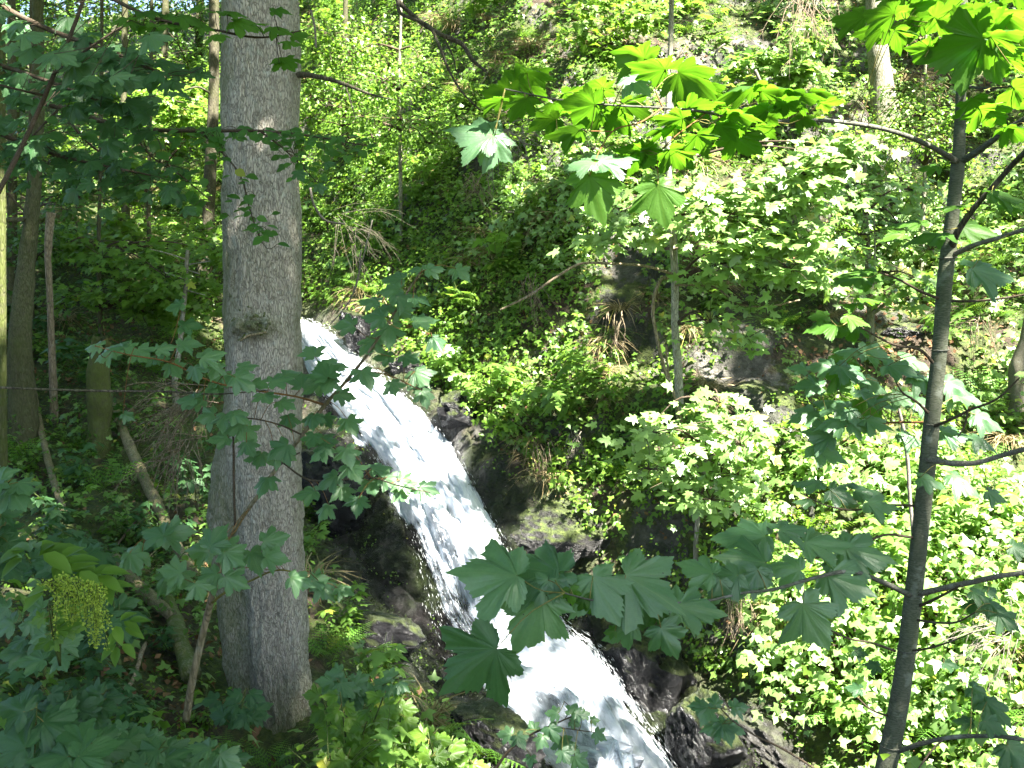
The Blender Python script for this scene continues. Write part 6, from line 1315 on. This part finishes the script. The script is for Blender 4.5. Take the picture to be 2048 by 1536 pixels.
# ------------------------------------------------------------------ the canopy overhead: unseen crowns, their clumps and gaps shaped to set sun and shade
# (photo x, photo y, depth or None = ground, radius px, how open)
SUNNY = [(1520,430,9.1,150,1.),(1620,360,9.0,120,1.),(1450,450,9.2,100,1.),(1400,880,9.0,110,.95),(1470,850,9.0,80,.95),(1350,860,9.9,30,1.),
 (1650,1080,None,150,.95),(1750,1250,None,230,1.),(1900,1000,None,200,1.),(1950,1250,None,220,1.),(1600,1350,None,130,1.),(1800,1450,None,200,1.),(2000,850,None,150,.9),(2050,1450,None,200,1.),(2030,690,9.3,70,1.),(1560,1480,None,90,.8),(1980,560,None,110,.7),
 (1300,180,None,120,.9),(1400,240,None,110,.85),(1210,120,None,80,.85),(1450,120,None,120,.75),(1250,60,None,70,.8),(1530,160,13,70,.8),(1900,260,12.3,110,.8),(1600,260,None,70,.6),(1770,150,14,40,.9),
 (760,840,None,90,.95),(860,940,None,70,.9),(930,1060,None,80,.8),(1010,1200,None,60,.6),(700,740,None,60,.8),(640,680,None,40,.8),(1340,390,9.8,45,1.),(1352,640,9.9,30,.9),(1355,770,9.9,40,1.),(1358,880,9.9,40,1.),(1060,1300,None,70,.5),(1180,1400,None,100,.7),(1250,1500,None,90,.6),
 (660,460,None,70,.95),(640,330,None,60,.9),(650,60,None,80,.95),(630,190,None,60,.8),(700,20,None,60,.8),(620,570,None,40,.9),
 (330,230,16.5,80,.95),(380,190,18,60,.8),(120,60,23,50,.5),(60,250,19,40,.5),(260,400,13.5,50,.5),(420,300,15,50,.7),(420,430,15,50,.6),(400,580,14.5,50,.5),(200,180,20,40,.5),
 (1110,1065,None,26,1.),(1050,400,None,60,.4),(980,720,None,50,.45),(830,660,None,50,.6),(900,850,None,40,.6),(1060,900,None,50,.5),(930,560,None,60,.4),(800,200,14,100,.45),(1120,380,None,60,.5),(1180,560,None,60,.3),
 (1330,170,2.8,200,1.),(1500,200,2.85,200,1.),(1180,210,2.7,170,1.),(1620,200,2.95,150,1.),(1280,290,2.75,140,1.),(1050,190,2.65,120,1.),(1800,30,3.0,120,1.),(1950,60,3.0,120,1.),(1960,230,3.0,70,.9),(1720,560,3.15,60,.9),(1680,640,3.1,60,.9),(1250,120,2.75,80,1.),(1400,290,2.75,80,.9),
 (540,350,6,60,.35),(560,560,6,50,.3),(560,820,6,50,.3),(570,1150,6,40,.25),(350,45,3.3,60,.7),(560,100,3.3,60,.4),(1030,1060,None,30,.5),(1480,560,None,60,.35),(1420,700,10,40,.5),(1250,400,None,60,.3),(1320,440,9.5,50,.5)]
LS = []
for a, b, Y, r, s_ in SUNNY:
    c = hit(np.array([a], float), np.array([b], float))[0] if Y is None else W(a, b, Y); LS.append((c, r / FPX * c[1], s_))
SHADY = [(1610,1120,2.9,110),(1690,1150,3.0,70),(740,1265,None,70),(390,1110,3.6,120),(200,1450,3.3,200),(480,1110,3.75,100),(640,780,3.7,110),(760,800,3.65,90),(700,950,3.6,110),(800,620,3.6,90),(860,560,3.5,60),(480,800,3.6,120),(560,1000,3.7,90),(780,1450,4.8,110),(640,1500,4.6,80),(680,1050,None,70),(730,1190,None,80),(790,1300,None,60),(650,930,None,50),(150,560,12,150),(80,420,13,120),(240,620,13,120),(1290,1330,None,50),(60,150,20,90),(330,560,13,60),(680,1130,None,60),(760,1480,4.8,130),(680,1400,5.1,90),(870,1530,4.8,80),(1010,960,None,40),(960,870,None,40),(1180,1190,None,50),(1380,1440,None,70),(650,920,None,50),(1290,1330,None,80),(150,800,None,240),(300,950,None,180),(100,950,None,160),(300,760,None,120),(1040,1010,None,60),(1120,720,None,70),(1290,640,None,60),(1500,780,None,90),(1230,760,None,60),(1050,560,None,60),(880,480,None,60),(1650,640,None,60),
 (1870,800,3.3,60),(1830,1150,3.3,60),(1790,1450,3.3,60),(1084,1200,2.3,90),(950,1320,2.2,80),(1650,800,3.4,110),(1600,1130,2.9,110),(400,730,3.6,110),(650,880,3.7,70),(820,620,3.6,60),(200,1450,3.5,230),(60,1200,3.5,130),(400,1100,3.7,90),(420,1480,4.3,120),
 (520,900,5.9,80),(530,250,5.9,70),(520,600,5.9,60),(550,1250,5.9,90),(530,50,5.9,60),(560,750,5.9,60),(100,120,3.8,110),(250,260,4.4,90),(60,300,4.2,80),(450,280,4.4,70),(640,1350,None,40),(1500,1150,None,60),(60,600,None,150)]
DK = []
for a, b, Y, r in SHADY:
    c = hit(np.array([a], float), np.array([b], float))[0] if Y is None else W(a, b, Y); DK.append((c, r / FPX * c[1]))
cps = []
sunv = np.array(SUN)
for gxx_ in np.arange(-13, 17, .5):
    for gyy_ in np.arange(-11, 29, .5):
        x = gxx_ + RNG.uniform(-.22, .22); y = gyy_ + RNG.uniform(-.22, .22); hz = float(H0s(np.clip(x, -17.5, 17.5), np.clip(y, -5.5, 35)))
        z = max(8.3, hz + 6.8) + RNG.uniform(0, 2.6); p = np.array([x, y, z])
        if y > 3 and z < 1.65 + y * .31 + 1.2: z = 1.65 + y * .31 + 1.2 + RNG.uniform(0, 1.5); p[2] = z
        op = 0.06 if x > 0 else .03
        for c, r, s_ in LS:
            v = p - c; t = v @ sunv
            if t < 0: continue
            d = np.linalg.norm(v - sunv * t)
            rr_ = r + .58
            if d < rr_: op = max(op, s_ * (1 if d < rr_ * .8 else .75))
        dk = False; strong = False
        for c, r, s_ in LS:
            if s_ >= .9:
                v = p - c; t = v @ sunv
                if t > 0 and np.linalg.norm(v - sunv * t) < r + .42: strong = True; break
        for c, r in (DK[:25] if strong else DK):
            v = p - c; t = v @ sunv
            if t > 0 and np.linalg.norm(v - sunv * t) < r + .22: dk = True; break
        if dk: op = 0; cps += [p + np.array([RNG.uniform(-.3, .3), RNG.uniform(-.3, .3), RNG.uniform(.3, 1.5)]) for _ in range(2)]
        if RNG.random() > op: cps.append(p)
cps = np.array(cps)
OUT = [('unseen tall tree added for shade behind the viewer to the right', (5.0, -3.5), .26), ('unseen tall tree added for shade right of the view by the bank', (8.6, 5.0), .22), ('unseen tall tree added for shade left of the view', (-7.5, 3.0), .24), ('unseen tall tree added for shade behind the viewer to the left', (-4.0, -6.5), .24), ('unseen tall tree added for shade high on the right slope', (12.5, 14.0), .22), ('unseen tall tree added for shade on the left slope', (-11.5, 14.0), .24), ('unseen tall tree added for shade on the rim above the far cliff', (2.5, 25.5), .24)]  # unseen trees added to carry the shading canopy
stems = [(bigtree, np.array([BT_TOP.x, BT_TOP.y]))]
tz = float(W(1748, -400, 14)[2])
for lb, (x, y), r in OUT:
    hz = float(H0s(x, y)) - .3; rt = thing('unseen_shade_tree', lb, 'tree', (x, y, hz), 'unseen trees added to shade the gorge'); mb = MB()
    topz = max(10.5, hz + 9.5); tube(mb, [(x, y, hz), (x + .1, y, (hz + topz) / 2), (x - .1, y + .1, topz)], [r, r * .8, r * .4], 40, 18, .06, 4); mb.build('trunk', M['barkmid'], rt, org=rt.location); stems.append((rt, np.array([x, y])))
own = np.argmin(np.stack([np.linalg.norm(cps[:, :2] - s_[1], axis=1) for s_ in stems]), 0)
for k, (rt, c2) in enumerate(stems):
    Q = cps[own == k]
    if not len(Q): continue
    per = 44; n = len(Q) * per; u = rdir(n) * (RNG.random(n) ** .4)[:, None] * np.array([.42, .42, .22]); p = np.repeat(Q, per, 0) + u
    keep = np.ones(n, bool)
    for c, r, s_ in LS:      # leaves cleared from the sun's path to the bright spots
        if s_ < .9: continue
        v = p - c; t = v @ sunv; keep &= ~((t > 0) & (np.linalg.norm(v - t[:, None] * sunv, axis=1) < r + .12))
    for c, r in DK[:15]:
        v = p - c; t = v @ sunv; keep |= (t > 0) & (np.linalg.norm(v - t[:, None] * sunv, axis=1) < r + .1)
    p = p[keep]; n = len(p)
    mb = MB(); stamp(mb, 'quad', p, rdir(n) + np.array([0, 0, -.2]), np.array([0, 0, 1.0]) + .5 * rdir(n), RNG.uniform(.17, .29, n))
    tag(mb.build('crown', M['beech'], rt, org=rt.location), kind='stuff')
    mb = MB(); zt = Q[:, 2].mean() - 1.6; hub = np.array([c2[0], c2[1], zt])
    def clear(q):
        for f in (.4, .7, 1.0):
            m = hub + (q - hub) * f
            for c, r, s_ in LS:
                if s_ >= .9 and np.linalg.norm((m - c) - ((m - c) @ sunv) * sunv) < r + .2: return False
        return True
    for q in [q for q in Q[::9] if clear(q)]: tube(mb, [hub + (q - hub) * .03, (hub + q) / 2 + np.array([0, 0, .35]), q], [.05, .03, .008], 7, 5)
    tag(mb.build('limbs', M['barkdark'], rt, org=rt.location), kind='stuff')
print('canopy', len(cps), round(time.time() - T0, 1))
